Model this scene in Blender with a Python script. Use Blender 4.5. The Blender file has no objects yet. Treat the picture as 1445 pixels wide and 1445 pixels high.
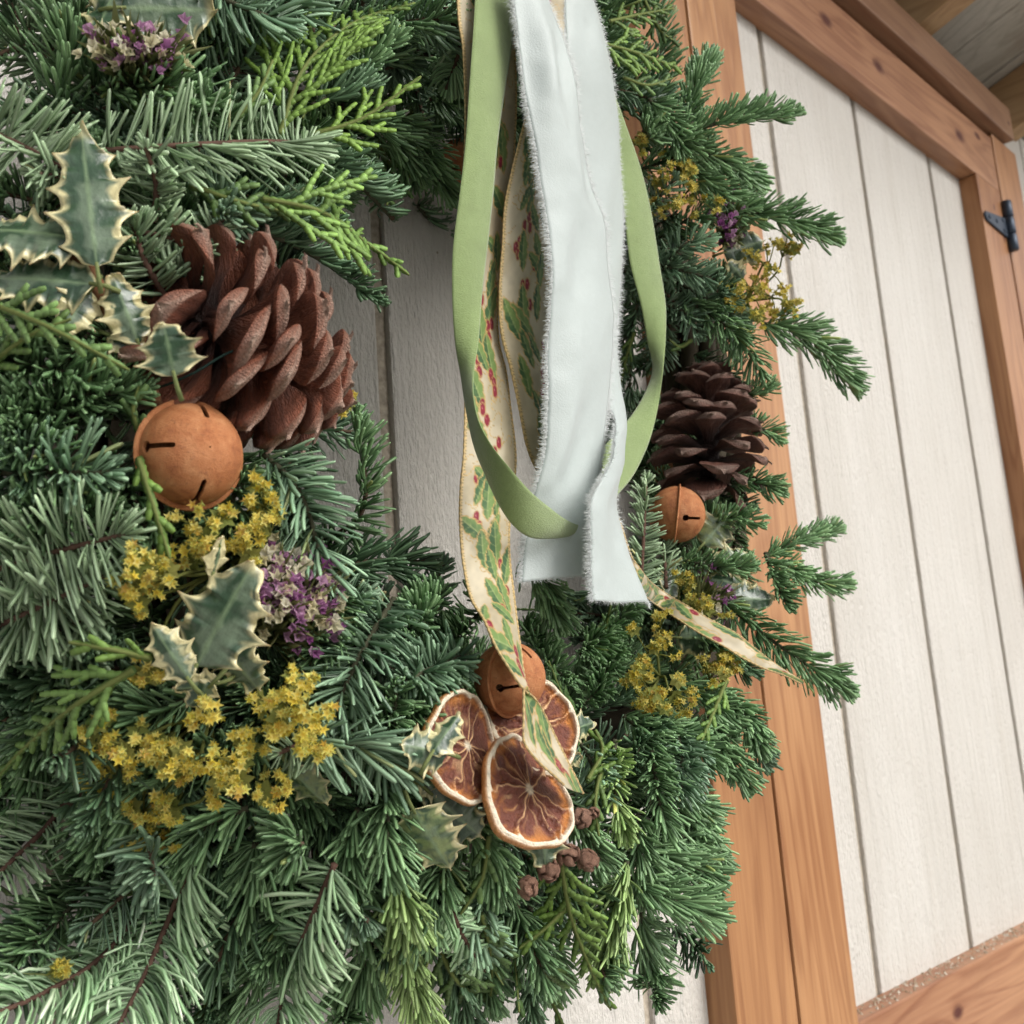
import bpy, bmesh, math, random
import numpy as np
from mathutils import Matrix, Vector

sc = bpy.context.scene
COL = sc.collection
# ------------------------------------------------------------------ camera, sky, sun, exposure
CP = 722.5; FPX = 1540.0; DIST = 0.484; CAMZ = 1.35
r_ = np.array([0.69439145, 0.08582807, 0.71446068]); r_ /= np.linalg.norm(r_)
u_ = np.array([-0.07276536, -0.98034727, 0.18336966]); u_ -= (u_ @ r_) * r_; u_ /= np.linalg.norm(u_)
n_ = np.cross(u_, r_)
M = np.array([r_, n_, u_])            # camera (right, down, forward) -> world (X along door, Y into door, Z up)
CAM = np.array([0.0, -DIST, CAMZ])
cd = bpy.data.cameras.new('camera'); cam = bpy.data.objects.new('camera', cd); COL.objects.link(cam)
cd.sensor_width = 36; cd.lens = FPX / 1445 * 36; cd.clip_start = 0.02; cd.clip_end = 500
mw = Matrix.Identity(4)
for i in range(3):
    mw[i][0] = M[i, 0]; mw[i][1] = -M[i, 1]; mw[i][2] = -M[i, 2]; mw[i][3] = CAM[i]
cam.matrix_world = mw
cd.dof.use_dof = True; cd.dof.focus_distance = 0.50; cd.dof.aperture_fstop = 20.0
sc.camera = cam

SUNDIR = Vector((0.22, -0.78, 0.60)).normalized()
w = bpy.data.worlds.new('World'); sc.world = w; w.use_nodes = True
nt = w.node_tree; nt.nodes.clear()
sky = nt.nodes.new('ShaderNodeTexSky'); sky.sky_type = 'NISHITA'; sky.sun_disc = False
sky.sun_elevation = math.asin(SUNDIR.z); sky.sun_rotation = math.atan2(SUNDIR.x, SUNDIR.y)
sky.dust_density = 4.0; sky.air_density = 1.0; sky.ozone_density = 1.0
hs = nt.nodes.new('ShaderNodeHueSaturation'); hs.inputs['Saturation'].default_value = 0.22
bg = nt.nodes.new('ShaderNodeBackground'); bg.inputs[1].default_value = 0.15
wo = nt.nodes.new('ShaderNodeOutputWorld')
nt.links.new(sky.outputs[0], hs.inputs['Color']); nt.links.new(hs.outputs[0], bg.inputs[0]); nt.links.new(bg.outputs[0], wo.inputs[0])
sl = bpy.data.lights.new('sun', 'SUN'); sl.energy = 1.3; sl.angle = math.radians(38); sl.color = (1.0, 0.965, 0.92)
so = bpy.data.objects.new('sun', sl); COL.objects.link(so)
so.rotation_euler = SUNDIR.to_track_quat('Z', 'Y').to_euler(); so.location = (-1, -2, 3)
sc.view_settings.view_transform = 'Standard'; sc.view_settings.look = 'None'; sc.view_settings.gamma = 1
sc.view_settings.exposure = 0.34

# ------------------------------------------------------------------ pixel -> place
def ray(px, py):
    d = M @ np.array([px - CP, py - CP, FPX]); return d / np.linalg.norm(d)
def at(px, py, h):                       # the point on that sight line h metres in front of the door panel
    d = ray(px, py); return CAM + d * ((DIST - h) / d[1])
WC = np.array([0.438, -0.068, CAMZ + 0.185]); WR = 0.228; WT = 0.083     # the wreath's ring
def sdf(p):
    q = p - WC; rr = np.hypot(q[..., 0], q[..., 2]) - WR
    return np.hypot(rr, q[..., 1]) - WT
TS = np.linspace(0.12, 1.4, 900)
def on(px, py, off=0.0):                 # on the wreath's surface under that sight line, off mm nearer
    d = ray(px, py); s = sdf(CAM + TS[:, None] * d)
    k = np.argmax(s < 0) if (s < 0).any() else np.argmin(s)
    return CAM + d * (TS[k] - off * 1e-3)
def path(pts):                           # sight-line points, kept from jumping through the opening
    out = []; tp = None
    for q in pts:
        d = ray(q[0], q[1]); s = sdf(CAM + TS[:, None] * d); k = np.argmax(s < 0) if (s < 0).any() else np.argmin(s); t = TS[k]
        if tp is not None and abs(t - tp) > .045: t = tp + (.02 if t > tp else -.02)
        tp = t; out.append(CAM + d * (t - q[2] * 1e-3))
    return out
def scr(x, y, t):                        # direction: x right, y down, t toward the viewer
    v = M @ np.array([x, y, -t], float); return v / np.linalg.norm(v)
def px_m(p):                             # pixels per metre at a place
    return FPX / ((M.T @ (p - CAM))[2])
def nrm(v): return v / (np.linalg.norm(v, axis=-1, keepdims=True) + 1e-12)

# ------------------------------------------------------------------ mesh helpers
def mesh_np(name, V, quads=None, tris=None, col=None, smooth=True):
    me = bpy.data.meshes.new(name); V = np.asarray(V, np.float32)
    nq = 0 if quads is None else len(quads); n3 = 0 if tris is None else len(tris)
    me.vertices.add(len(V)); me.vertices.foreach_set('co', V.ravel())
    parts = []
    if nq: parts.append(np.asarray(quads, np.int32).ravel())
    if n3: parts.append(np.asarray(tris, np.int32).ravel())
    lv = np.concatenate(parts)
    me.loops.add(len(lv)); me.loops.foreach_set('vertex_index', lv)
    me.polygons.add(nq + n3)
    st = np.concatenate([np.arange(nq) * 4, nq * 4 + np.arange(n3) * 3]).astype(np.int32)
    me.polygons.foreach_set('loop_start', st)
    me.polygons.foreach_set('use_smooth', np.full(nq + n3, smooth))
    if col is not None:
        a = me.color_attributes.new('col', 'FLOAT_COLOR', 'POINT')
        c4 = np.ones((len(V), 4), np.float32); c4[:, :3] = np.clip(col, 0, 1); a.data.foreach_set('color', c4.ravel())
    me.update(); me.validate(); return me
class Acc:                               # gathers arrays into one mesh
    def __init__(s): s.V = []; s.Q = []; s.T = []; s.C = []; s.n = 0
    def add(s, V, Q=None, T=None, C=None):
        V = np.asarray(V, float).reshape(-1, 3)
        s.V.append(V)
        if Q is not None and len(Q): s.Q.append(np.asarray(Q).reshape(-1, 4) + s.n)
        if T is not None and len(T): s.T.append(np.asarray(T).reshape(-1, 3) + s.n)
        if C is None: C = np.ones((len(V), 3)) * .5
        C = np.asarray(C, float); C = np.broadcast_to(C, (len(V), 3)); s.C.append(C); s.n += len(V)
    def mesh(s, name, smooth=True):
        return mesh_np(name, np.concatenate(s.V), np.concatenate(s.Q) if s.Q else None, np.concatenate(s.T) if s.T else None, np.concatenate(s.C), smooth)
def link(name, me, mat=None, parent=None, kind=None):
    o = bpy.data.objects.new(name, me); COL.objects.link(o)
    if mat is not None and me is not None and not me.materials: me.materials.append(mat)
    if parent is not None: o.parent = parent
    if kind: o['kind'] = kind
    return o
def tag(o, label, cat, group=None):
    o['label'] = label; o['category'] = cat
    if group: o['group'] = group
    return o
def empty(name, p=(0, 0, 0)):
    o = bpy.data.objects.new(name, None); COL.objects.link(o); o.location = Vector(p); o.empty_display_size = .02; return o
def cr(P, n):                            # Catmull-Rom through rows of numbers
    P = np.asarray(P, float)
    if len(P) == 2: return P[0] + np.linspace(0, 1, n)[:, None] * (P[1] - P[0])
    Q = np.vstack([2 * P[0] - P[1], P, 2 * P[-1] - P[-2]]); t = np.linspace(0, len(P) - 1 - 1e-9, n); i = t.astype(int); f = (t - i)[:, None]
    a, b, c, d = Q[i], Q[i + 1], Q[i + 2], Q[i + 3]
    return .5 * (2 * b + (c - a) * f + (2 * a - 5 * b + 4 * c - d) * f ** 2 + (3 * b - a - 3 * c + d) * f ** 3)
def tube(acc, P, rad, sides=6, C=(.2, .2, .2), cap=True):
    P = np.asarray(P, float); n = len(P); T = nrm(np.gradient(P, axis=0)); rad = np.broadcast_to(rad, n)
    ref = np.array([.31, .2, .93]); S = nrm(np.cross(T, ref)); U = np.cross(T, S)
    a = np.arange(sides) / sides * 2 * np.pi
    V = P[:, None] + rad[:, None, None] * (np.cos(a)[None, :, None] * S[:, None] + np.sin(a)[None, :, None] * U[:, None])
    k = np.arange(sides); k2 = (k + 1) % sides
    Q = np.concatenate([np.stack([i * sides + k, i * sides + k2, (i + 1) * sides + k2, (i + 1) * sides + k], 1) for i in range(n - 1)])
    V = V.reshape(-1, 3); T3 = []
    if cap:
        V = np.vstack([V, P[0], P[-1]]); b = n * sides
        T3 = np.vstack([np.stack([k2, k, np.full(sides, b)], 1), np.stack([(n - 1) * sides + k, (n - 1) * sides + k2, np.full(sides, b + 1)], 1)])
    if np.ndim(C) == 2: C = np.vstack([np.repeat(C, sides, 0)] + ([C[:1], C[-1:]] if cap else []))
    acc.add(V, Q, T3, C)
_lat = np.random.RandomState(7).rand(32, 32, 32)
def vn(p, s=1.0, seed=0):                # value noise 0..1
    p = np.asarray(p, float) * s + seed * 7.31; i = np.floor(p).astype(int); f = p - i; f = f * f * (3 - 2 * f); o = 0
    for a in (0, 1):
        for b in (0, 1):
            for c in (0, 1):
                o = o + _lat[(i[..., 0] + a) % 32, (i[..., 1] + b) % 32, (i[..., 2] + c) % 32] * (f[..., 0] if a else 1 - f[..., 0]) * (f[..., 1] if b else 1 - f[..., 1]) * (f[..., 2] if c else 1 - f[..., 2])
    return o
def sm(a, b, x): t = np.clip((x - a) / (b - a), 0, 1); return t * t * (3 - 2 * t)
def mix(a, b, t): t = np.asarray(t)[..., None]; return np.asarray(a) * (1 - t) + np.asarray(b) * t
def box_mesh(name, lo, hi, bev=.0018, cuts=None, jit=0, seed=0):
    bm = bmesh.new(); bmesh.ops.create_cube(bm, size=1); lo = Vector(lo); hi = Vector(hi)
    for v in bm.verts: v.co = Vector([(lo[i] + hi[i]) / 2 + v.co[i] * (hi[i] - lo[i]) for i in range(3)])
    if bev: bmesh.ops.bevel(bm, geom=bm.edges[:], offset=bev, segments=2, affect='EDGES', profile=.6)
    me = bpy.data.meshes.new(name); bm.to_mesh(me); bm.free()
    return me

# ------------------------------------------------------------------ materials
def M_new(name, rough=.5, spec=.5):
    m = bpy.data.materials.new(name); m.use_nodes = True; b = m.node_tree.nodes['Principled BSDF']
    b.inputs['Roughness'].default_value = rough; b.inputs['Specular IOR Level'].default_value = spec
    return m, m.node_tree, b
def N(nt, typ, **kw):
    n = nt.nodes.new('ShaderNode' + typ)
    for k, v in kw.items():
        if isinstance(k, str) and hasattr(n, k): setattr(n, k, v)
        else: n.inputs[k].default_value = v
    return n
def math_n(nt, op, a, b=None, clamp=False):
    n = nt.nodes.new('ShaderNodeMath'); n.operation = op; n.use_clamp = clamp
    for i, v in enumerate((a, b)):
        if v is None: continue
        if isinstance(v, (int, float)): n.inputs[i].default_value = v
        else: nt.links.new(v, n.inputs[i])
    return n.outputs[0]
def mixc(nt, fac, a, b, mode='MIX'):
    n = nt.nodes.new('ShaderNodeMix'); n.data_type = 'RGBA'; n.blend_type = mode
    for s, v in ((0, fac), (6, a), (7, b)):
        if isinstance(v, (int, float)): n.inputs[s].default_value = v
        elif isinstance(v, tuple): n.inputs[s].default_value = (*v, 1)
        else: nt.links.new(v, n.inputs[s])
    return n.outputs[2]
def mapping(nt, scale, loc=(0, 0, 0), coord='Object'):
    tc = nt.nodes.new('ShaderNodeTexCoord'); mp = nt.nodes.new('ShaderNodeMapping')
    mp.inputs['Scale'].default_value = scale; mp.inputs['Location'].default_value = loc
    nt.links.new(tc.outputs[coord], mp.inputs[0]); return mp.outputs[0]
def noise(nt, vec, scale=1, detail=4, rough=.55, dist=0):
    n = nt.nodes.new('ShaderNodeTexNoise'); n.inputs['Scale'].default_value = scale; n.inputs['Detail'].default_value = detail
    n.inputs['Roughness'].default_value = rough; n.inputs['Distortion'].default_value = dist
    nt.links.new(vec, n.inputs['Vector']); return n.outputs[0]
def ramp(nt, fac, stops):
    n = nt.nodes.new('ShaderNodeValToRGB'); e = n.color_ramp.elements
    while len(e) > 1: e.remove(e[-1])
    e[0].position = stops[0][0]; e[0].color = (*stops[0][1], 1)
    for p, c in stops[1:]:
        x = e.new(p); x.color = (*c, 1)
    nt.links.new(fac, n.inputs[0]); return n.outputs[0]
def bump(nt, b, h, dist, strength=1.0):
    n = nt.nodes.new('ShaderNodeBump'); n.inputs['Distance'].default_value = dist; n.inputs['Strength'].default_value = strength
    nt.links.new(h, n.inputs['Height']); nt.links.new(n.outputs[0], b.inputs['Normal'])

def wood(name, axis, seed, light=(.50, .245, .105), dark=(.27, .105, .038), knots=(), rough=.42, fine=1.0):
    m, nt, b = M_new(name, rough, .35)
    ax = 'XYZ'.index(axis)
    def sc3(al, ac): s = [ac] * 3; s[ax] = al; return tuple(s)
    o = (seed * 1.7, seed * .9, seed * 2.3)
    tc = nt.nodes.new('ShaderNodeTexCoord')
    v1 = mapping(nt, sc3(2.2, 22), o); v2 = mapping(nt, sc3(7, 300), o); v3 = mapping(nt, sc3(3, 7), o)
    kd = None
    for (kp, kr) in knots:
        s = [1 / kr] * 3; s[ax] = .55 / kr; s[1] = 0.0
        mp = nt.nodes.new('ShaderNodeMapping'); mp.inputs['Scale'].default_value = s
        mp.inputs['Location'].default_value = tuple(-kp[i] * s[i] for i in range(3)); nt.links.new(tc.outputs['Object'], mp.inputs[0])
        ln = nt.nodes.new('ShaderNodeVectorMath'); ln.operation = 'LENGTH'; nt.links.new(mp.outputs[0], ln.inputs[0])
        d = ln.outputs['Value']; kd = d if kd is None else math_n(nt, 'MINIMUM', kd, d)
    n1 = noise(nt, v1, 1, 3, .5, .7)
    ph = math_n(nt, 'MULTIPLY', n1, 46)
    if kd is not None:
        e = math_n(nt, 'DIVIDE', 9.0, math_n(nt, 'ADD', kd, .8)); ph = math_n(nt, 'ADD', ph, e)
    ring = math_n(nt, 'MULTIPLY_ADD', math_n(nt, 'SINE', ph), .5); nt.nodes[-1].inputs[2].default_value = .5
    ring = math_n(nt, 'POWER', ring, 1.8)
    n2 = noise(nt, v2, 1, 4, .6, .2); n3 = noise(nt, v3, 1, 3, .5)
    f = math_n(nt, 'ADD', math_n(nt, 'MULTIPLY', ring, .36), math_n(nt, 'MULTIPLY', n2, .75 * fine))
    f = math_n(nt, 'ADD', f, math_n(nt, 'MULTIPLY', math_n(nt, 'SUBTRACT', n3, .5), 1.0))
    mid = tuple((a + c) / 2 for a, c in zip(light, dark))
    c = ramp(nt, f, [(.05, light), (.45, mid), (.95, dark)])
    blot = noise(nt, mapping(nt, sc3(9, 14), (seed, 3, 1)), 1, 4, .6)
    c = mixc(nt, math_n(nt, 'MULTIPLY', math_n(nt, 'SUBTRACT', blot, .56, True), 1.5, True), c, (.17, .075, .035))
    if kd is not None:
        kf = math_n(nt, 'SUBTRACT', 1.0, math_n(nt, 'MINIMUM', kd, 1.0), True)
        c = mixc(nt, math_n(nt, 'MULTIPLY', kf, 1.6, True), c, (.085, .022, .014))
    nt.links.new(c, b.inputs['Base Color'])
    bump(nt, b, math_n(nt, 'ADD', n2, math_n(nt, 'MULTIPLY', ring, .4)), .0006, .6)
    return m

def paint(name='cream_paint'):
    m, nt, b = M_new(name, .55, .3)
    v1 = mapping(nt, (95, 95, 9)); v2 = mapping(nt, (420, 420, 160)); v3 = mapping(nt, (8, 8, 3)); v4 = mapping(nt, (170, 170, 3.2), (3, 1, 2))
    g = noise(nt, v1, 1, 5, .6, .3); s = noise(nt, v2, 1, 3, .6); l = noise(nt, v3, 1, 3); cr_ = noise(nt, v4, 1, 2, .5, .8)
    crack = math_n(nt, 'GREATER_THAN', cr_, .745)
    c = ramp(nt, l, [(.25, (.55, .52, .47)), (.75, (.635, .61, .565))])
    c = mixc(nt, math_n(nt, 'MULTIPLY', math_n(nt, 'SUBTRACT', g, .55, True), 1.1, True), c, (.47, .435, .385))
    c = mixc(nt, math_n(nt, 'MULTIPLY', crack, .35), c, (.42, .36, .29))
    stn = noise(nt, mapping(nt, (26, 26, 1.6), (9, 4, 2)), 1, 4, .6); c = mixc(nt, math_n(nt, 'MULTIPLY', math_n(nt, 'SUBTRACT', stn, .54, True), 1.6, True), c, (.45, .41, .35))
    sp = noise(nt, mapping(nt, (60, 60, 45), (5, 2, 8)), 1, 2, .5); c = mixc(nt, math_n(nt, 'GREATER_THAN', sp, .79), c, (.33, .28, .22))
    nt.links.new(c, b.inputs['Base Color'])
    h = math_n(nt, 'ADD', math_n(nt, 'MULTIPLY', g, .8), math_n(nt, 'MULTIPLY', s, .45)); h = math_n(nt, 'SUBTRACT', h, math_n(nt, 'MULTIPLY', crack, .35))
    bump(nt, b, h, .0065, 1.0)
    return m
def attr_mat(name, rough=.5, spec=.4, sheen=0, trans=0, bumpn=None, sub=0, coat=0, mott=None):
    m, nt, b = M_new(name, rough, spec)
    a = nt.nodes.new('ShaderNodeAttribute'); a.attribute_name = 'col'
    acol = a.outputs['Color']
    if mott:                              # (scale xyz, darkest, lightest): natural unevenness of the stuff itself
        mn = noise(nt, mapping(nt, mott[0]), 1, 5, .65, .4); g_ = ramp(nt, mn, [(.3, (mott[1],) * 3), (.7, (mott[2],) * 3)]); acol = mixc(nt, 1.0, acol, g_, 'MULTIPLY')
    nt.links.new(acol, b.inputs['Base Color'])
    b.inputs['Sheen Weight'].default_value = sheen; b.inputs['Coat Weight'].default_value = coat
    if bumpn:
        n = noise(nt, mapping(nt, bumpn[0] if isinstance(bumpn[0], tuple) else (bumpn[0],) * 3), 1, 4, .6); bump(nt, b, n, bumpn[1], .8)
    if trans:
        tr = nt.nodes.new('ShaderNodeBsdfTranslucent'); nt.links.new(acol, tr.inputs[0])
        mx = nt.nodes.new('ShaderNodeMixShader'); mx.inputs[0].default_value = trans
        out = nt.nodes['Material Output']; nt.links.new(b.outputs[0], mx.inputs[1]); nt.links.new(tr.outputs[0], mx.inputs[2]); nt.links.new(mx.outputs[0], out.inputs[0])
    return m
def plain(name, c, rough=.5, metal=0, nscale=60, var=.3, bumpd=0):
    m, nt, b = M_new(name, rough); n = noise(nt, mapping(nt, (nscale,) * 3), 1, 4)
    lo = tuple(x * (1 - var) for x in c); hi = tuple(min(1, x * (1 + var)) for x in c)
    nt.links.new(ramp(nt, n, [(.3, lo), (.7, hi)]), b.inputs['Base Color']); b.inputs['Metallic'].default_value = metal
    if bumpd: bump(nt, b, n, bumpd)
    return m
MAT = {}
MAT['paint'] = paint()
MAT['groove'] = plain('groove_dirt', (.36, .31, .245), .9, 0, 220, .35, .0004)
MAT['needle'] = attr_mat('fir_needle', .36, .5, trans=.14)
MAT['twig'] = attr_mat('twig_bark', .8, .2, bumpn=(900, .0004))
MAT['cedar'] = attr_mat('cedar_foliage', .5, .35, trans=.2)
MAT['holly'] = attr_mat('holly_leaf', .27, .5, trans=.06, bumpn=(420, .0004), coat=.25, mott=((150, 420, 420), .72, 1.2))
MAT['petal'] = attr_mat('dried_petal', .7, .2, trans=.48)
MAT['cone'] = attr_mat('cone_scale', .5, .35, bumpn=((7, 34, 34), .026), mott=((5, 26, 26), .72, 1.35))
MAT['orange'] = attr_mat('dried_orange', .33, .5, trans=.10, bumpn=(14, .0025), mott=((14, 14, 14), .9, 1.15))
MAT['print'] = attr_mat('printed_ribbon', .5, .3, sheen=.2, trans=.25)
MAT['velvet'] = attr_mat('green_velvet', .85, .15, sheen=.5, trans=.1, bumpn=((900, 900, 2600), .0006), mott=((60, 60, 60), .9, 1.06))
MAT['silk'] = attr_mat('frayed_silk', .45, .4, sheen=.4, trans=.22, bumpn=(1100, .0003))

# ------------------------------------------------------------------ the setting: doors, header, roof, ground
Z0 = CAMZ
gr = box_mesh('bounce_ground', (-6, -8, -.05), (6, .2, 0), 0); o = link('bounce_ground', gr, plain('gravel', (.36, .34, .31), .9, 0, 40, .3, .004), kind='structure')  # never in view; added so light bounces up onto the undersides
PT = 0.010                                # board face to groove bottom
def plank(parent, x0, x1, z0, z1, i):
    me = box_mesh('plank', (x0, 0, z0), (x1, PT, z1), .0022)
    return link('plank', me, MAT['paint'], parent)
def door_panel(parent, edges, z0, z1):
    for i in range(len(edges) - 1): plank(parent, edges[i] + .005, edges[i + 1] - .005, z0, z1, i)
    link('groove_backing', box_mesh('groove_backing', (edges[0], .0062, z0), (edges[-1], .0105, z1), 0), MAT['groove'], parent)
FT = 0.024
ld = empty('shed_door', (.35, 0, Z0 - .6)); ld_i = Matrix.Translation(ld.location).inverted()
rd = empty('shed_door', (1.1, 0, Z0 - .6))
def under(o, par):
    o.parent = par; o.matrix_parent_inverse = Matrix.Translation(par.location).inverted(); return o
def board(name, lo, hi, mat, par=None, bev=.002):
    o = link(name, box_mesh(name, lo, hi, bev), mat)
    if par: under(o, par)
    return o
def door(par, edges, z0, z1):
    for i in range(len(edges) - 1):
        under(plank(None, edges[i] + .005, edges[i + 1] - .005, z0, z1, i), par)
    under(link('groove_backing', box_mesh('groove_backing', (edges[0], .0042, z0), (edges[-1], .0125, z1), 0), MAT['groove']), par)
tag(ld, 'cream painted plank door panel behind the wreath, with a wooden stile on its right', 'door', 'pair of shed doors')
tag(rd, 'cream painted plank door framed in stained wood, right of the wreath with a black hinge', 'door', 'pair of shed doors')
door(ld, [-.396, -.1925, .0105, .2135, .4104, .6115, .70], Z0 - .60, Z0 + .70)
W_st = wood('stained_stile', 'Z', 3, (.50, .268, .122), (.28, .122, .05), knots=[((.80, 0, Z0 + .095), .008), ((.735, 0, Z0 - .215), .004)])
W_st2 = wood('stained_stile_left', 'Z', 8, (.44, .225, .098), (.235, .098, .04))
W_rt = wood('stained_rail', 'X', 5, (.43, .228, .122), (.21, .088, .045), knots=[((1.04, 0, Z0 + .722), .010), ((1.165, 0, Z0 + .718), .010), ((1.40, 0, Z0 + .715), .011), ((1.47, 0, Z0 + .74), .007)])
W_br = wood('stained_bottom_rail', 'X', 11, (.45, .24, .128), (.24, .10, .05), knots=[((1.03, 0, Z0 - .29), .008)])
W_rs = wood('stained_right_stile', 'Z', 13, (.47, .25, .12), (.26, .11, .047), knots=[((1.49, 0, Z0 + .64), .004), ((1.51, 0, Z0 + .60), .004)])
W_hd = wood('weathered_header', 'X', 17, (.33, .19, .11), (.19, .095, .055), knots=[((1.57, 0, Z0 + .79), .004)])
W_rf = wood('rafter_wood', 'Y', 19, (.50, .33, .17), (.30, .17, .08))
W_rfd = wood('dark_rafter', 'Y', 23, (.10, .06, .04), (.05, .03, .02))
W_dk = wood('grey_roof_board', 'Y', 29, (.52, .485, .42), (.30, .275, .225))
board('stile', (.6767, -FT, Z0 - .60), (.7563, .002, Z0 + .78), W_st2, ld)
board('stile', (.7600, -FT, Z0 - .60), (.8455, .002, Z0 + .78), W_st, rd)
door(rd, [.83, .9318, 1.1345, 1.3415, 1.53], Z0 - .60, Z0 + .70)
board('top_rail', (.8462, -FT + .0006, Z0 + .675), (1.5255, .002, Z0 + .757), W_rt, rd)
board('stile', (1.4395, -FT, Z0 - .256), (1.5235, .002, Z0 + .6742), W_rs, rd)
board('bottom_rail', (.8462, -FT + .0006, Z0 - .345), (1.5235, .002, Z0 - .2562), W_br, rd)
# dirt caught on the bottom rail's ledge
rng = np.random.RandomState(5); ac = Acc()
for k in range(420):
    p = np.array([rng.uniform(.85, 1.43), -rng.uniform(.001, FT - .003) ** 1.0, Z0 - .2562]); s = rng.uniform(.0006, .0022) * (1 if rng.rand() < .93 else 1.7)
    q = nrm(rng.randn(6, 3)) * s * [1.3, 1, .7]; q = np.array([[1, 0, 0], [-1, 0, 0], [0, 1, 0], [0, -1, 0], [0, 0, 1], [0, 0, -.3]]) * s * rng.uniform(.6, 1.3, (6, 1)) + p
    c = mix((.30, .22, .15), (.60, .55, .47), rng.rand() ** 2.5)
    ac.add(q, None, [[0, 2, 4], [2, 1, 4], [1, 3, 4], [3, 0, 4], [2, 0, 5], [1, 2, 5], [3, 1, 5], [0, 3, 5]], c)
under(link('ledge_grit', ac.mesh('ledge_grit', False), attr_mat('grit', .9), kind='stuff'), rd)
# door jamb and wall beyond, header board
jb = board('door_jamb', (1.527, -FT - .001, Z0 - .6), (1.62, .004, Z0 + .764), wood('stained_jamb', 'Z', 31, (.46, .245, .118), (.26, .11, .047))); tag(jb, 'stained wooden jamb board right of the hinge', 'door jamb')
ow = empty('side_wall', (1.9, 0, Z0 - .6)); tag(ow, 'cream plank wall at far right beyond the jamb', 'wall')
for a, b_ in ((1.6225, 1.74), (1.74, 1.94), (1.94, 2.14), (2.14, 2.34)): under(plank(None, a + .003, b_ - .003, Z0 - .6, Z0 + .85, 0), ow)
hd = board('header_beam', (.2, -.037, Z0 + .7685), (1.585, .002, Z0 + .818), W_hd); tag(hd, 'weathered brown header board above the right door', 'beam')
tk = board('header_backing', (.2, -.012, Z0 + .7585), (1.60, .001, Z0 + .7678), W_hd); tk.parent = hd
# roof: rises away from the door; rafters with grey boards on top
TH = math.radians(17)
rf = empty('porch_roof', (1.2, 0, Z0 + .83)); tag(rf, 'grey boarded roof underside on wooden rafters above the doors', 'roof')
def slope_box(name, x0, x1, y0, y1, z0, z1, mat):     # y measured out from the door along the slope
    me = box_mesh(name, (x0, -y1, z0), (x1, -y0, z1), .0015); me.transform(Matrix.Translation((0, 0, Z0 + .83)) @ Matrix.Rotation(-TH, 4, 'X'))
    return under(link(name, me, mat), rf)
for x in (1.33, 1.70, .95, .55, .15, 2.08): 
    slope_box('rafter', x - .019, x + .019, -.02, .62, .0, .085, W_rf)
y = -.02; k = 0
for k in range(26):
    slope_box('roof_board', -.6 + k * .113, -.6 + (k + 1) * .113 - .003, -.02, .66, .0862 + .0008 * (k % 2), .104, W_dk)
# strap hinge
hm, hnt, hb = M_new('black_hinge_paint', .38, .5); hb.inputs['Base Color'].default_value = (.035, .050, .075, 1); hb.inputs['Metallic'].default_value = .4
bump(hnt, hb, noise(hnt, mapping(hnt, (300,) * 3), 1, 3), .0004)
hg = empty('strap_hinge', (1.526, -FT, Z0 + .62)); tag(hg, 'black metal strap hinge on the right door edge', 'hinge')
bm = bmesh.new()
pts = [(1.4395, .614), (1.443, .620), (1.518, .632), (1.518, .602), (1.445, .607)]
f = bm.faces.new([bm.verts.new((x, -FT - .0035, Z0 + z)) for x, z in pts]); ex = bmesh.ops.extrude_face_region(bm, geom=[f])
for v in ex['geom']:
    if isinstance(v, bmesh.types.BMVert): v.co.y += .003
bmesh.ops.bevel(bm, geom=bm.edges[:], offset=.0008, segments=1, affect='EDGES')
me = bpy.data.meshes.new('strap'); bm.to_mesh(me); bm.free(); under(link('strap', me, hm), hg)
ac = Acc(); yb = -FT - .005
for k in range(3):
    za = Z0 + .585 + k * .0245; tube(ac, [(1.5255, yb, za), (1.5255, yb, za + .001), (1.5255, yb, za + .0225), (1.5255, yb, za + .0238)], [.0062, .0072, .0072, .0062], 16)
under(link('knuckle', ac.mesh('knuckle'), hm), hg)
for x, z in ((1.453, .614), (1.480, .616), (1.505, .625), (1.505, .609)):
    ac = Acc(); tube(ac, [(x, -FT - .0028, Z0 + z), (x, -FT - .0044, Z0 + z), (x, -FT - .0052, Z0 + z)], [.0032, .003, .0012], 10)
    under(link('screw', ac.mesh('screw'), hm), hg)

#=====WREATH=====
# ------------------------------------------------------------------ greenery generators
ROW_S = np.array([0, .25, .6, .94, 1.0]); ROW_W = np.array([.55, 1, 1.05, .95, .42])
PAL = {   # needle colour: shade, light, stripe lift
    'n': ((.095, .185, .080), (.235, .375, .175), .30),
    'b': ((.115, .205, .122), (.260, .385, .240), .45),
    's': ((.185, .275, .145), (.400, .520, .330), .30),
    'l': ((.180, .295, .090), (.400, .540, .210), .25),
    'd': ((.060, .122, .060), (.130, .220, .112), .20),  # kept dark, shade of the gaps painted into the needles
    'D': ((.190, .320, .160), (.420, .570, .350), .8)}
STY = {   # length m, width m, needles/m, azimuth spread deg, comb?, root angle deg, curl to face, curl to tip
    'n': (.0165, .00172, 2750, 108, 0, 64, .45, .30),
    'b': (.0185, .00176, 2300, 36, 1, 68, .25, .25),
    's': (.0200, .00160, 2050, 24, 1, 76, .14, .16),
    'l': (.0150, .00165, 2700, 125, 0, 58, .55, .35),
    'd': (.0160, .00170, 2300, 112, 0, 60, .45, .30),
    'D': (.0270, .00180, 2700, 20, 1, 74, -.42, .42)}
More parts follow.
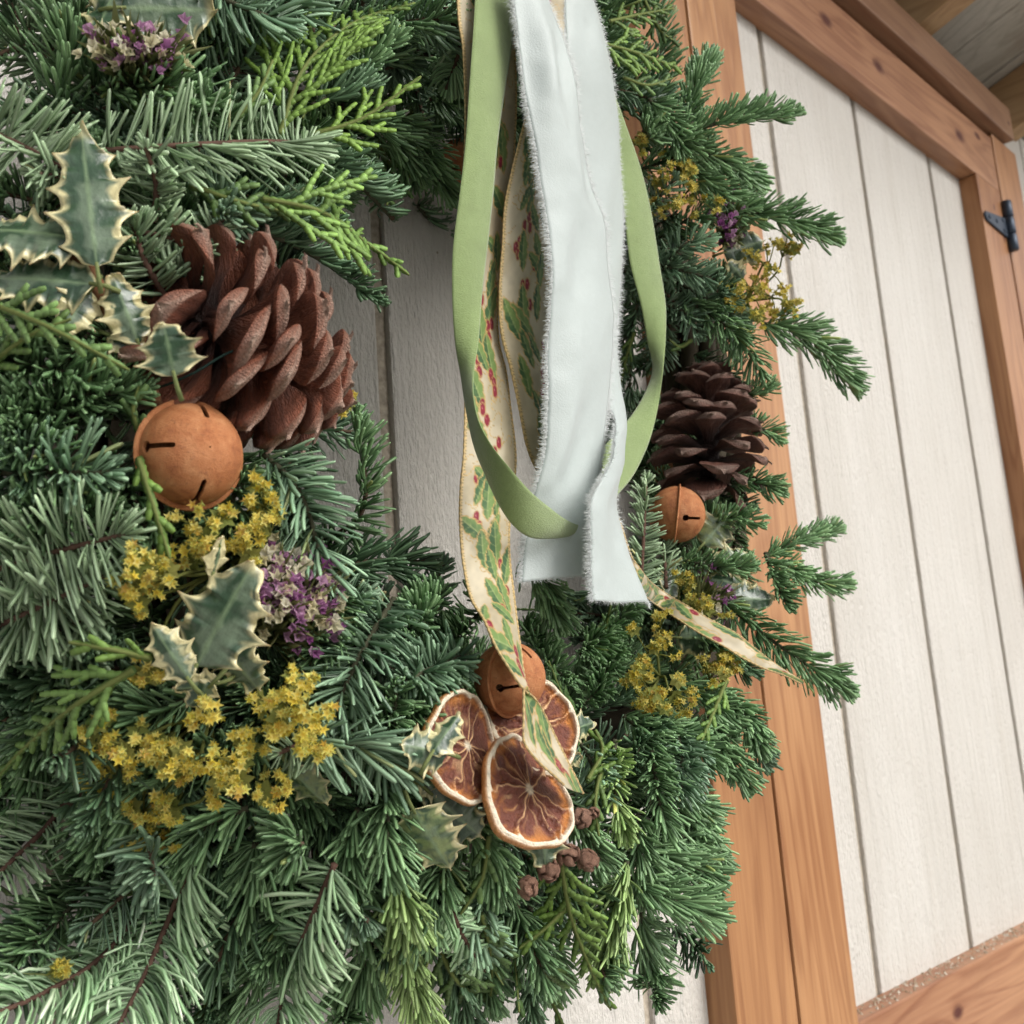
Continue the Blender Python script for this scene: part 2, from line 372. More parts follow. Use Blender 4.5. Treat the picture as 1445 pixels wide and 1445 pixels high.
def sprig_arrays(P, Nf, kind, rng, L=None, dens=1.0, tint=1.0):
    l0, w0, dn, spread, comb, ang, cf, ct = STY[kind]; L = l0 if L is None else L * 1e-3
    n = 40; S = cr(P, n); seg = np.linalg.norm(np.diff(S, axis=0), axis=1); cum = np.r_[0, np.cumsum(seg)]; tot = cum[-1]
    k = max(24, int(dn * dens * tot)); s = np.sort(rng.rand(k) ** .92); s = np.r_[s, np.full(10, .985)]; k = len(s)
    d = s * tot; pos = np.stack([np.interp(d, cum, S[:, i]) for i in range(3)], 1)
    T = nrm(np.stack([np.interp(d, cum, np.gradient(S[:, i])) for i in range(3)], 1))
    Nn = nrm(Nf - (T @ Nf)[:, None] * T); B = np.cross(T, Nn)
    if comb: az = np.where(rng.rand(k) < .5, 1, -1) * np.radians(78 + rng.randn(k) * spread)
    else: az = np.radians(rng.uniform(-1, 1, k) * spread); az = np.sign(az) * np.abs(az / np.radians(spread)) ** .8 * np.radians(spread)
    tipf = sm(.80, 1.0, s); a = np.radians(ang + rng.randn(k) * (6 if comb else 9)) * (1 - (.45 if comb else .58) * tipf); a[-10:] = np.radians(rng.uniform(8, 48, 10)); az[-10:] = rng.uniform(-np.pi, np.pi, 10)
    R = np.cos(az)[:, None] * Nn + np.sin(az)[:, None] * B
    d0 = np.cos(a)[:, None] * T + np.sin(a)[:, None] * R
    tgt = nrm(cf * Nn * (1 if cf > 0 else 1) + ct * T + (.07 if comb else .14) * rng.randn(k, 3))
    ln = L * (.72 + .42 * rng.rand(k)) * (1 - .50 * tipf) * (.75 + .25 * sm(0, .12, s)); wd = w0 * (.85 + .3 * rng.rand(k)) * (1 if L > .012 else .8)
    curl = (abs(cf) + ct) * (.75 + .5 * rng.rand(k))
    rows = []; p = pos.copy(); prev = 0
    side0 = nrm(np.cross(d0, R + .25 * rng.randn(k, 3)))
    V = np.zeros((k, 5, 3, 3)); C = np.zeros((k, 5, 3, 3))
    lo, hi, stripe = PAL[kind]; base = mix(lo, hi, np.clip(rng.beta(2, 2.2, k), 0, 1)) * tint * (.72 + .52 * rng.rand(k))[:, None]
    yel = (rng.rand(k) < .006); base[yel] = base[yel] * [1.5, 1.1, .8]
    for i, sv in enumerate(ROW_S):
        dd = nrm(d0 * (1 - .55 * curl * sv)[:, None] + tgt * (curl * sv)[:, None])
        if i: p = p + dd * (ln * (sv - ROW_S[i - 1]))[:, None]
        sd = nrm(side0 - (side0 * dd).sum(1, keepdims=True) * dd); up = np.cross(sd, dd); hw = (wd * ROW_W[i] * .5)[:, None]
        V[:, i, 0] = p + sd * hw - up * hw * .22; V[:, i, 1] = p - sd * hw - up * hw * .22; V[:, i, 2] = p + up * hw * .55
        cc = base * (.82 + .35 * sv); C[:, i, 0] = cc; C[:, i, 1] = cc; C[:, i, 2] = cc * (1 + stripe * (.6 + .4 * sv))
    f = []
    for i in range(4):
        for j in range(3):
            j2 = (j + 1) % 3; f.append([i * 3 + j, i * 3 + j2, (i + 1) * 3 + j2, (i + 1) * 3 + j])
    f = np.array(f); Q = (np.arange(k)[:, None, None] * 15 + f[None]).reshape(-1, 4)
    T3 = np.arange(k)[:, None] * 15 + np.array([[12, 13, 14]])
    return S, tot, V.reshape(-1, 3), Q, T3, C.reshape(-1, 3)
wreath = empty('evergreen_wreath', tuple(WC - np.array([0, -.06, WR])))
tag(wreath, 'round evergreen wreath of fir and cedar sprigs hanging on the left door', 'wreath')
def uw(o): return under(o, wreath)
NEED = [0]
INN = [Acc(), Acc()]                      # needles and twigs of the deep filling, past the sprigs one can pick out
def fir(P3, kind, rng, L=None, face=None, dens=1.0, tint=1.0, bark=(.085, .055, .035), deep=False):
    P3 = np.asarray(P3); F = scr(0, -.35, 1) if face is None else face
    S, tot, V, Q, T3, C = sprig_arrays(P3, F, kind, rng, L, dens, tint); NEED[0] += len(V) // 15
    ac = INN[1] if deep else Acc(); m = len(S)
    if deep: INN[0].add(V, Q, T3, C)
    tube(ac, S, np.linspace(.0013, .0008, m) * (1 + .12 * rng.rand(m)), 5, np.asarray(bark) * (.8 + .5 * rng.rand(m, 1)))
    tip = S[-1]; tube(ac, [tip - (S[-1] - S[-2]), tip + .0012 * nrm(S[-1] - S[-2]), tip + .0032 * nrm(S[-1] - S[-2])], [.0009, .0014, .0003], 6, (.13, .085, .06))
    if deep: return None
    t = uw(link('fir_sprig', ac.mesh('fir_sprig'), MAT['twig']))
    nd = link('needles', mesh_np('needles', V, Q, T3, C), MAT['needle'], kind='stuff'); nd.parent = t
    return t
def cedar_arrays(P, Nf, rng, width=.4, colr=None, wseg=.0034):
    S = cr(P, 60); seg = np.linalg.norm(np.diff(S, axis=0), axis=1); cum = np.r_[0, np.cumsum(seg)]; tot = cum[-1]
    def pt(d): return np.array([np.interp(d, cum, S[:, i]) for i in range(3)])
    step = .0029; segs = []
    def chain(p, d, length, w, bend, lvl, Nn):
        k = max(2, int(length / step)); pts = [p]
        for i in range(k):
            d = nrm(d + bend * (1 / k) + rng.randn(3) * .022); d = nrm(d - .5 * (d @ Nn) * Nn); q = p + d * step
            segs.append((p, q, w * (1 - .35 * i / k), lvl)); p = q; pts.append(p)
        return pts
    F = Nf
    d = .004; side = 1
    k = int(tot / step)
    for i in range(k):
        a, b_ = pt(i * step), pt((i + 1) * step); segs.append((a, b_, wseg * (1.05 - .4 * i / k), 0))
    while d < tot - .004:
        u = d / tot; T = nrm(pt(d + .001) - pt(d - .001)); Nn = nrm(F - (T @ F) * T); B = np.cross(T, Nn) * side
        Lb = width * tot * (.35 + .65 * math.sin(math.pi * min(1, u * .8 + .28))) * (1.06 - u) * rng.uniform(.75, 1.15); Lb = max(.006, Lb)
        ang = math.radians(rng.uniform(34, 48)); d0 = nrm(math.cos(ang) * T + math.sin(ang) * B + rng.randn(3) * .05)
        pp = chain(pt(d), d0, Lb, wseg, T * .5, 1, Nn)
        sd = 1 if rng.rand() < .5 else -1; j = 2
        while j < len(pp) - 2:
            tt = nrm(pp[j + 1] - pp[j]); bb = np.cross(tt, Nn) * sd; a2 = math.radians(rng.uniform(32, 46)); l2 = Lb * .42 * (1.1 - j / len(pp)) * rng.uniform(.7, 1.2)
            if l2 > .004: chain(pp[j], nrm(math.cos(a2) * tt + math.sin(a2) * bb + rng.randn(3) * .05), min(l2, .018), wseg * .9, tt * .4, 2, Nn)
            sd = -sd; j += 2 if rng.rand() < .6 else 3
        side = -side; d += rng.uniform(.0048, .0066)
    A = np.array([s[0] for s in segs]); Bp = np.array([s[1] for s in segs]); W = np.array([s[2] for s in segs]); lv = np.array([s[3] for s in segs])
    T = nrm(Bp - A); Nn = nrm(F - (T @ F)[:, None] * T); Sd = np.cross(T, Nn); k = len(A); V = np.zeros((k, 3, 4, 3)); C = np.zeros((k, 3, 4, 3))
    c0 = np.asarray(colr if colr is not None else (.095, .185, .045)); tipb = np.where(lv == 2, 1.25, np.where(lv == 1, 1.0, .8))
    base = c0 * (tipb * (.75 + .5 * rng.rand(k)))[:, None]
    for i, (s, wv) in enumerate(((-.3, .72), (.35, 1.0), (1.25, .60))):
        c = A + (Bp - A) * s; hw = (W * wv * .5)[:, None]
        for j, (x, y) in enumerate(((1, 0), (0, .34), (-1, 0), (0, -.34))): V[:, i, j] = c + Sd * hw * x + Nn * hw * y
        C[:, i] = (base * (.72, 1.0, 1.3)[i])[:, None]
    f = []
    for i in range(2):
        for j in range(4): f.append([i * 4 + j, i * 4 + (j + 1) % 4, i * 4 + 4 + (j + 1) % 4, i * 4 + 4 + j])
    f.append([8, 9, 10, 11]); f = np.array(f); Q = (np.arange(k)[:, None, None] * 12 + f[None]).reshape(-1, 4)
    return S, V.reshape(-1, 3), Q, C.reshape(-1, 3)
def cedar(P3, rng, width=.4, face=None, colr=None, wseg=.0034):
    F = scr(0, -.2, 1) if face is None else face
    S, V, Q, C = cedar_arrays(np.asarray(P3), F, rng, width, colr, wseg)
    ac = Acc(); tube(ac, S, np.linspace(.0011, .0005, len(S)), 5, (.14, .17, .05)); t = uw(link('cedar_sprig', ac.mesh('cedar_sprig'), MAT['twig']))
    nd = link('scale_foliage', mesh_np('scale_foliage', V, Q, None, C), MAT['cedar'], kind='stuff'); nd.parent = t
    return t
# ring the sprigs are bound to
ac = Acc(); rng = np.random.RandomState(2)
for k in range(9):
    th = np.linspace(0, 2 * np.pi, 90); a = 2 * np.pi * k / 9
    rr = WR + .020 * np.cos(a + th * 3); tube(ac, np.stack([WC[0] + rr * np.cos(th), WC[1] + .012 + .020 * np.sin(a + th * 3), WC[2] + rr * np.sin(th)], 1), .0065, 6, (.05, .04, .025))
uw(link('twig_ring', ac.mesh('twig_ring'), MAT['twig']))
KEEP = [(268, 642, 74), (360, 490, 135), (719, 957, 56), (735, 1060, 92), (1000, 600, 80), (955, 726, 44), (790, 1205, 50), (610, 650, 75), (600, 500, 80)]
# filling layer, all round; darker greens put deep shade into its colour
rng = np.random.RandomState(11)
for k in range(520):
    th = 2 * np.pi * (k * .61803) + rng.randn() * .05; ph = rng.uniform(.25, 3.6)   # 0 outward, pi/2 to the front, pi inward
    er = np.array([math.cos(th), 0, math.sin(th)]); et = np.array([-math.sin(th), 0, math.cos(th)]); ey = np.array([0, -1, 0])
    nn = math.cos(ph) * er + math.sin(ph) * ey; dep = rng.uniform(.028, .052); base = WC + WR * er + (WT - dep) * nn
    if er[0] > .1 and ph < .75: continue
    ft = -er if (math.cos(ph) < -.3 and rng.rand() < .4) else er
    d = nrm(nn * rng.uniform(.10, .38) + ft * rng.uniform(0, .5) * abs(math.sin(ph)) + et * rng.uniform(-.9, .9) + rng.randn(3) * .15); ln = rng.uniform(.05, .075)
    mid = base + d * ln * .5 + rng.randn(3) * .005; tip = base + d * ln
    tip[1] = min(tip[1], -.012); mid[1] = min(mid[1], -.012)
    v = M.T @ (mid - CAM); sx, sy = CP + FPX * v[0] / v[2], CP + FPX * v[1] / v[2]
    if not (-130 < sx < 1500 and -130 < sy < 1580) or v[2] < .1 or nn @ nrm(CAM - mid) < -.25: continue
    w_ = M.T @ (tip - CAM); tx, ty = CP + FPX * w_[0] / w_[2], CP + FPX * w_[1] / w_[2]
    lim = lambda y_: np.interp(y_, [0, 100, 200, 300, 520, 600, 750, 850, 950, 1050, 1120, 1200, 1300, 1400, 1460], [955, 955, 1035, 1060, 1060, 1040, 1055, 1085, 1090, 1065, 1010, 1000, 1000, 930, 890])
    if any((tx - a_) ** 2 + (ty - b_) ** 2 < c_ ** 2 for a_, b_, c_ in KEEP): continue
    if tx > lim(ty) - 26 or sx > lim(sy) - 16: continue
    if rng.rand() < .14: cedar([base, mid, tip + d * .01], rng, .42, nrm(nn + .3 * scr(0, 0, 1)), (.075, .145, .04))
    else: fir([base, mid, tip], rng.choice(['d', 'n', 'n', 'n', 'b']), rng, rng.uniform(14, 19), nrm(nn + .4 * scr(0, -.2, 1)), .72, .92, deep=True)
for k in range(230):                      # closer, where the ring comes nearest; same tint, lowered as if shaded
    sx, sy = (rng.uniform(-60, 760), rng.uniform(-60, 1480)) if k < 160 else (rng.uniform(-60, 400), rng.uniform(850, 1380)); d = ray(sx, sy); sd_ = sdf(CAM + TS[:, None] * d)
    if not (sd_ < -.012).any(): continue
    base = on(sx, sy, -rng.uniform(14, 34)); q = base - WC; er = nrm(np.array([q[0], 0, q[2]])); et = np.array([-er[2], 0, er[0]]); nn = nrm(base - (WC + WR * er))
    dd = nrm(er * rng.uniform(-.2, .7) + et * rng.uniform(-1, 1) + nn * rng.uniform(0, .3) + .15 * rng.randn(3)); dd = nrm(dd - nn * max(0, dd @ nn - .3)); ln = rng.uniform(.045, .07)
    w_ = M.T @ (base + dd * ln - CAM); tx, ty = CP + FPX * w_[0] / w_[2], CP + FPX * w_[1] / w_[2]
    if any((tx - a_) ** 2 + (ty - b_) ** 2 < c_ ** 2 for a_, b_, c_ in KEEP): continue
    fir([base, base + dd * ln * .5 + .003 * rng.randn(3), base + dd * ln], rng.choice(['d', 'n', 'n', 'b']), rng, rng.uniform(15, 19), nrm(nn + .5 * scr(0, -.2, 1)), .72, .92, deep=k < 40)
uw(link('inner_fir_needles', INN[0].mesh('inner_fir_needles'), MAT['needle'], kind='stuff')); uw(link('inner_fir_twigs', INN[1].mesh('inner_fir_twigs'), MAT['twig'], kind='stuff'))
# sprigs one can tell apart: kind, sight-line points with mm toward the viewer, needle mm
SPR = [
 ('s', [(-10, -30, 0), (48, 55, 8), (92, 130, 10), (114, 188, 10)], 21), ('s', [(-40, 175, 6), (35, 208, 12), (98, 242, 14)], 21),
 ('s', [(130, 214, 4), (260, 205, 14), (380, 200, 20), (436, 204, 22)], 22), ('s', [(219, 315, 4), (220, 260, 14), (207, 212, 22)], 13),
 ('s', [(140, 262, 2), (95, 250, 10), (60, 247, 16)], 14), ('s', [(243, 398, 4), (285, 350, 8), (322, 298, 10)], 10),
 ('s', [(235, 420, 2), (205, 370, 8), (190, 322, 10)], 14), ('s', [(150, 330, 4), (215, 330, 10), (265, 345, 10)], 13),
 ('b', [(260, -30, 0), (330, 5, 8), (400, 30, 12)], 20), ('b', [(330, -40, 0), (400, 0, 8), (440, 40, 8)], 20), ('n', [(150, 120, -4), (220, 120, 4), (290, 140, 6)], 17),
 ('d', [(430, 205, 0), (500, 255, 4), (552, 306, 6)], 17), ('n', [(555, 165, -4), (600, 215, 4), (632, 275, 6)], 17), ('n', [(520, 170, -6), (560, 200, 0), (590, 250, 2)], 16),
 ('d', [(370, 325, -6), (450, 365, -4), (533, 424, -4)], 13), ('n', [(500, 100, 0), (530, 72, 6), (556, 48, 10)], 13), ('b', [(560, -20, -4), (600, 30, 0), (640, 60, 0)], 18),
 ('D', [(628, 10, 0), (648, 62, 6), (632, 122, 10)], 17), ('d', [(590, 290, -10), (620, 330, -10), (645, 360, -12)], 18), ('d', [(440, 150, -4), (480, 130, 0), (520, 120, 2)], 17),
 ('d', [(330, 290, 0), (400, 300, 6), (470, 330, 4)], 15),
 # left, middle
 ('n', [(-20, 505, 0), (60, 518, 6), (140, 540, 8)], 16), ('n', [(10, 600, 0), (90, 565, 6), (195, 550, 8)], 17), ('b', [(-30, 668, 2), (70, 666, 12), (146, 668, 18)], 20),
 ('n', [(-30, 590, 4), (50, 630, 10), (105, 690, 12)], 18), ('s', [(-10, 806, 8), (80, 778, 18), (172, 755, 22)], 23), ('s', [(-20, 892, 10), (70, 850, 20), (150, 812, 22)], 22),
 ('s', [(-20, 940, 4), (60, 900, 12), (130, 870, 14)], 20), ('n', [(-20, 735, 4), (60, 725, 8), (150, 715, 10)], 18), ('d', [(0, 985, 0), (70, 950, 6), (150, 920, 8)], 18), ('n', [(150, 640, -4), (180, 690, 2), (190, 740, 6)], 14),
 ('b', [(372, 640, 2), (420, 690, 10), (445, 760, 12), (452, 830, 8)], 20), ('n', [(180, 480, -4), (150, 470, 2), (100, 500, 6)], 14), ('n', [(220, 720, -4), (190, 760, 2), (160, 800, 4)], 15),
 ('n', [(340, 660, -8), (330, 700, 0), (310, 760, 0)], 15),
 # below the opening
 ('b', [(556, 845, 0), (510, 920, 10), (468, 1010, 12)], 21), ('n', [(618, 840, 0), (592, 865, 6), (572, 895, 10)], 14), ('n', [(700, 845, -2), (640, 900, 8), (575, 945, 14)], 17),
 ('b', [(655, 925, 4), (605, 945, 12), (572, 962, 18)], 17), ('n', [(545, 1030, 4), (556, 1000, 12), (560, 970, 16)], 13), ('b', [(430, 1044, 16), (500, 1052, 16), (565, 1085, 8)], 20),
 ('s', [(455, 1052, 14), (425, 1050, 20), (395, 1062, 22)], 12), ('n', [(640, 1020, -6), (600, 1000, 0), (560, 1010, 4)], 16), ('n', [(480, 830, -4), (470, 880, 2), (440, 930, 4)], 16),
 ('n', [(545, 1110, 6), (546, 1170, 14), (550, 1232, 18)], 16), ('l', [(556, 1235, 12), (572, 1275, 20), (582, 1305, 24)], 15), ('l', [(556, 1260, 10), (572, 1350, 16), (606, 1450, 16)], 16),
 ('n', [(630, 1210, 4), (610, 1270, 10), (590, 1320, 12)], 17), ('D', [(630, 1270, 4), (655, 1325, 8), (682, 1368, 10)], 13), ('d', [(630, 1340, -6), (652, 1400, -4), (668, 1460, -4)], 15), ('b', [(690, 1250, 0), (670, 1300, 6), (690, 1340, 8)], 15),
 ('D', [(472, 1220, 10), (438, 1300, 20), (405, 1380, 24), (390, 1460, 24)], 26), ('n', [(402, 1180, -2), (414, 1186, 14), (424, 1192, 30)], 19), ('n', [(505, 1140, 0), (488, 1220, 6), (470, 1290, 8)], 17),
 ('n', [(525, 1330, 0), (500, 1400, 6), (470, 1460, 8)], 20), ('n', [(360, 1190, 0), (350, 1260, 4), (345, 1340, 6)], 18), ('d', [(330, 1330, -4), (300, 1400, 0), (280, 1460, 0)], 18), ('n', [(650, 1150, -6), (690, 1200, 0), (700, 1260, 2)], 16),
 # bottom left
 ('D', [(272, 1215, 14), (235, 1305, 26), (200, 1385, 32), (158, 1465, 34)], 28), ('D', [(225, 1250, 4), (150, 1345, 14), (65, 1400, 18), (-20, 1436, 20)], 25), ('n', [(165, 1190, 0), (95, 1285, 8), (15, 1360, 10)], 20),
 ('s', [(118, 1100, 8), (62, 1170, 16), (-10, 1240, 20)], 20), ('n', [(260, 1090, 0), (200, 1110, 8), (140, 1160, 10)], 18), ('n', [(350, 1140, 0), (300, 1160, 6), (250, 1200, 8)], 18), ('l', [(215, 1225, 6), (205, 1245, 16), (200, 1260, 24)], 12),
 ('n', [(60, 1020, 0), (30, 1090, 6), (-10, 1150, 8)], 18), ('n', [(100, 960, -2), (60, 1010, 4), (20, 1050, 6)], 16), ('b', [(60, 1300, -2), (20, 1370, 2), (-20, 1420, 4)], 20), ('n', [(280, 980, -4), (230, 1000, 0), (170, 1010, 4)], 16),
 # bottom right
 ('l', [(868, 1045, 8), (866, 1110, 14), (884, 1178, 16)], 13), ('n', [(920, 1060, 2), (930, 1130, 8), (948, 1190, 10)], 15), ('b', [(985, 1050, 2), (972, 1085, 8), (955, 1125, 12)], 15), ('n', [(1000, 1010, 2), (1025, 1060, 6), (1052, 1106, 8)], 16),
 ('l', [(885, 1215, 6), (866, 1290, 16), (850, 1365, 20)], 20), ('n', [(900, 1200, 0), (950, 1215, 8), (1010, 1235, 10)], 18), ('n', [(890, 1240, 2), (950, 1270, 8), (1005, 1290, 8)], 19), ('n', [(905, 1290, 0), (914, 1355, 6), (926, 1412, 8)], 19),
 ('d', [(940, 1300, -6), (975, 1330, -2), (995, 1355, 0)], 16), ('d', [(748, 1280, -14), (752, 1360, -16), (745, 1460, -18)], 11), ('n', [(800, 1130, -4), (830, 1180, 2), (850, 1220, 4)], 15), ('b', [(820, 1050, -2), (840, 1090, 4), (845, 1140, 6)], 14),
 ('n', [(960, 1180, -4), (990, 1190, 0), (1010, 1215, 2)], 15), ('n', [(900, 1150, -4), (900, 1200, 2), (920, 1260, 4)], 16), ('b', [(955, 1030, 0), (962, 1075, 6), (950, 1110, 8)], 15), ('n', [(1010, 970, -2), (1050, 1010, 2), (1075, 1060, 4)], 14),
 # right
 ('n', [(958, 190, 0), (980, 125, 2), (1003, 78, 4)], 15), ('n', [(930, 200, 4), (1030, 170, 8), (1120, 160, 8)], 16), ('n', [(915, 140, 2), (945, 170, 8), (965, 215, 10)], 16), ('n', [(950, 200, 4), (1015, 225, 8), (1072, 262, 6)], 17),
 ('n', [(970, 240, 2), (1025, 275, 6), (1070, 300, 6)], 16), ('n', [(1020, 300, 4), (1100, 305, 8), (1176, 337, 8)], 18), ('b', [(900, 320, 4), (925, 285, 12), (950, 255, 14)], 14), ('b', [(920, 400, 4), (960, 350, 10), (1000, 335, 10)], 16),
 ('b', [(915, 370, 4), (955, 380, 10), (1010, 395, 10)], 15), ('n', [(1075, 455, 0), (1145, 480, 4), (1205, 548, 6)], 21), ('n', [(965, 420, 2), (1030, 465, 8), (1075, 525, 8)], 20), ('b', [(935, 430, 2), (965, 440, 8), (985, 470, 10)], 15),
 ('n', [(1040, 560, -6), (1065, 555, -4), (1090, 548, -4)], 12), ('n', [(1050, 600, -6), (1075, 605, -4), (1098, 620, -4)], 13), ('n', [(1030, 680, 0), (1065, 680, 2), (1100, 692, 2)], 14), ('n', [(1080, 785, 0), (1130, 762, 2), (1184, 746, 2)], 12),
 ('n', [(1090, 790, 0), (1145, 818, 2), (1196, 826, 2)], 13), ('n', [(1080, 780, 0), (1096, 825, 4), (1112, 856, 6)], 13), ('n', [(1020, 850, 2), (1105, 915, 8), (1194, 974, 8)], 19), ('s', [(903, 850, 8), (908, 760, 14), (912, 676, 18)], 13),
 ('s', [(940, 830, 6), (938, 790, 10), (932, 745, 14)], 12), ('b', [(880, 825, -2), (820, 852, 4), (765, 870, 8)], 15), ('n', [(900, 850, -2), (860, 890, 4), (820, 920, 8)], 16), ('n', [(870, 900, -2), (850, 960, 4), (820, 1000, 6)], 15),
 ('n', [(1000, 740, 0), (1040, 730, 4), (1070, 740, 4)], 13), ('n', [(960, 790, 0), (1010, 800, 4), (1060, 800, 4)], 14), ('d', [(890, 540, -6), (870, 590, -4), (860, 640, -4)], 14), ('d', [(900, 430, -8), (885, 480, -6), (880, 530, -4)], 14), ('d', [(1030, 990, -6), (1060, 1035, -4), (1080, 1080, -4)], 13),
 ('n', [(740, 780, -8), (770, 830, 0), (790, 880, 4)], 15), ('n', [(740, 880, -2), (770, 930, 4), (800, 960, 6)], 15), ('n', [(960, 880, -4), (1000, 900, 0), (1040, 930, 0)], 14), ('n', [(950, 960, -8), (995, 985, -4), (1040, 1015, -2)], 15), ('n', [(930, 1020, -6), (980, 1045, -2), (1022, 1082, 0)], 15), ('d', [(985, 900, -12), (1020, 920, -8), (1062, 948, -8)], 14), ('n', [(925, 1090, -6), (968, 1125, -2), (1005, 1160, 0)], 15), ('n', [(950, 1140, -6), (990, 1168, -2), (1015, 1205, 0)], 15), ('n', [(900, 240, -4), (950, 228, 0), (1000, 255, 2)], 15), ('n', [(930, 335, -6), (985, 305, -2), (1045, 315, 0)], 15), ('b', [(960, 400, -6), (1010, 430, -2), (1052, 455, 0)], 15), ('n', [(880, 1010, -10), (915, 1040, -6), (940, 1078, -4)], 15), ('d', [(930, 1000, -12), (910, 1040, -10), (890, 1075, -8)], 15), ('n', [(900, 990, -10), (935, 1030, -8), (962, 1062, -6)], 14), ('n', [(250, 1240, -12), (180, 1330, -8), (110, 1410, -6)], 20), ('d', [(330, 1250, -12), (290, 1340, -10), (250, 1430, -8)], 20), ('n', [(120, 1220, -10), (60, 1300, -6), (-10, 1370, -4)], 18), ('d', [(60, 1150, -10), (10, 1210, -8), (-30, 1280, -6)], 18), ('n', [(420, 1260, -10), (370, 1350, -6), (330, 1440, -4)], 19), ('n', [(40, 1060, -8), (0, 1110, -6), (-40, 1160, -4)], 18), ('d', [(980, 500, -14), (1020, 530, -12), (1055, 570, -12)], 14), ('d', [(980, 680, -12), (1020, 700, -8), (1060, 715, -8)], 14)]
rng = np.random.RandomState(21)
for kind, pts, L in SPR:
    P = path([(x, y, f_ + (18 if kind == 'D' else 9)) for x, y, f_ in pts])
    bark = (.10, .055, .04) if kind in 'sD' else (.06, .06, .035)
    fir(P, kind, rng, L, nrm(scr(0, -.2, 1) + .25 * rng.randn(3)), 1.0, rng.uniform(1.0, 1.25), bark)
CED = [([(395, 190, 4), (430, 95, 10), (500, 32, 14), (585, 4, 16)], .40, 1.15), ([(440, 190, 4), (515, 165, 14), (594, 108, 20)], .45, 1.2), ([(370, 280, 10), (455, 300, 24), (520, 345, 26), (577, 388, 22)], .40, 1.2),
 ([(270, 262, 0), (340, 285, 8), (410, 300, 10)], .45, 1.0), ([(335, 165, 0), (365, 130, 8), (385, 85, 12)], .45, 1.05), ([(530, 195, -2), (552, 245, 2), (546, 290, 4)], .42, .85), ([(-20, 425, 8), (70, 462, 16), (182, 522, 14)], .34, 1.0),
 ([(-20, 520, 2), (40, 475, 10), (100, 450, 10)], .4, .9), ([(212, 928, 10), (155, 916, 20), (97, 906, 24)], .46, 1.25), ([(188, 945, 8), (100, 1000, 20), (25, 1065, 26), (-20, 1120, 28)], .26, 1.15), ([(160, 960, 8), (140, 1000, 16), (122, 1045, 18)], .34, 1.15),
 ([(196, 648, 6), (214, 705, 14), (240, 788, 16)], .26, 1.15), ([(790, 1200, 6), (805, 1290, 10), (835, 1370, 10), (862, 1425, 8)], .30, .85), ([(800, 1280, 4), (770, 1310, 6), (733, 1338, 8)], .40, .9),
 ([(770, 1345, 0), (775, 1400, 2), (800, 1460, 2)], .5, .8), ([(680, 1290, 0), (694, 1360, 4), (690, 1440, 4)], .34, .85), ([(620, 1340, -6), (650, 1390, -2), (700, 1420, -2)], .4, .75), ([(690, 1180, 0), (680, 1240, 6), (650, 1290, 8)], .4, .85),
 ([(845, 60, 0), (900, 75, 6), (962, 98, 8)], .42, .95), ([(860, 30, -2), (905, 20, 2), (950, 12, 2)], .42, .75), ([(880, 110, 0), (915, 120, 4), (950, 110, 6)], .45, .9), ([(900, -20, -4), (930, 40, -2), (955, 60, -2)], .4, .6), ([(895, 470, 0), (885, 500, 4), (875, 545, 6)], .42, .95),
 ([(975, 480, 2), (960, 490, 6), (945, 480, 8)], .5, .9), ([(1025, 960, 4), (1005, 1010, 8), (990, 1045, 10)], .3, 1.1), ([(850, 1080, 2), (840, 1130, 6), (845, 1180, 8)], .45, .85), ([(830, 1100, 0), (850, 1060, 4), (840, 1030, 6)], .45, .8), ([(200, 620, -6), (188, 580, 0), (196, 545, 2)], .35, .9),
 ([(310, 1380, -14), (290, 1420, -12), (275, 1460, -12)], .4, .6)]
for pts, wd, t in CED:
    cedar(path([(x, y, f_ + 22) for x, y, f_ in pts]), rng, wd, nrm(scr(0, -.1, 1) + .14 * rng.randn(3)), np.array((.150, .250, .058)) * t * (.85 + .3 * rng.rand()) * np.array([1, 1, rng.uniform(.8, 1.5)]))
print('needles', NEED[0]); print('TRIS', sum(len(m.loops) - 2 * len(m.polygons) for m in bpy.data.meshes))
#=====THINGS=====
def mat4(x, y, z, p, s=1.0):
    m = Matrix.Identity(4)
    for i in range(3): m[i][0] = x[i] * s; m[i][1] = y[i] * s; m[i][2] = z[i] * s; m[i][3] = p[i]
    return m
def frame(zdir, up=None):
    z = nrm(np.asarray(zdir, float)); up = np.array([0, 0, 1.]) if up is None else np.asarray(up, float)
    x = nrm(up - (up @ z) * z); return x, np.cross(z, x), z      # x is 'up', y = z cross x
# ------------------------------------------------------------------ jingle bells
rm, rnt, rb = M_new('rusted_iron', .62, .35)
a1 = noise(rnt, mapping(rnt, (2.2,) * 3), 1, 6, .65, .4); a2 = noise(rnt, mapping(rnt, (11,) * 3, (4, 2, 7)), 1, 5, .6); a3 = noise(rnt, mapping(rnt, (45,) * 3), 1, 3)
cc = ramp(rnt, a1, [(.30, (.24, .075, .03)), (.45, (.40, .145, .052)), (.58, (.46, .19, .075)), (.74, (.56, .27, .12))])
cc = mixc(rnt, math_n(rnt, 'MULTIPLY', math_n(rnt, 'SUBTRACT', a2, .55, True), 3.2, True), cc, (.17, .06, .03))
cc = mixc(rnt, math_n(rnt, 'MULTIPLY', math_n(rnt, 'SUBTRACT', a3, .62, True), 2.0, True), cc, (.58, .32, .17))
rnt.links.new(cc, rb.inputs['Base Color']); bump(rnt, rb, math_n(rnt, 'ADD', a3, a2), .010, .35)
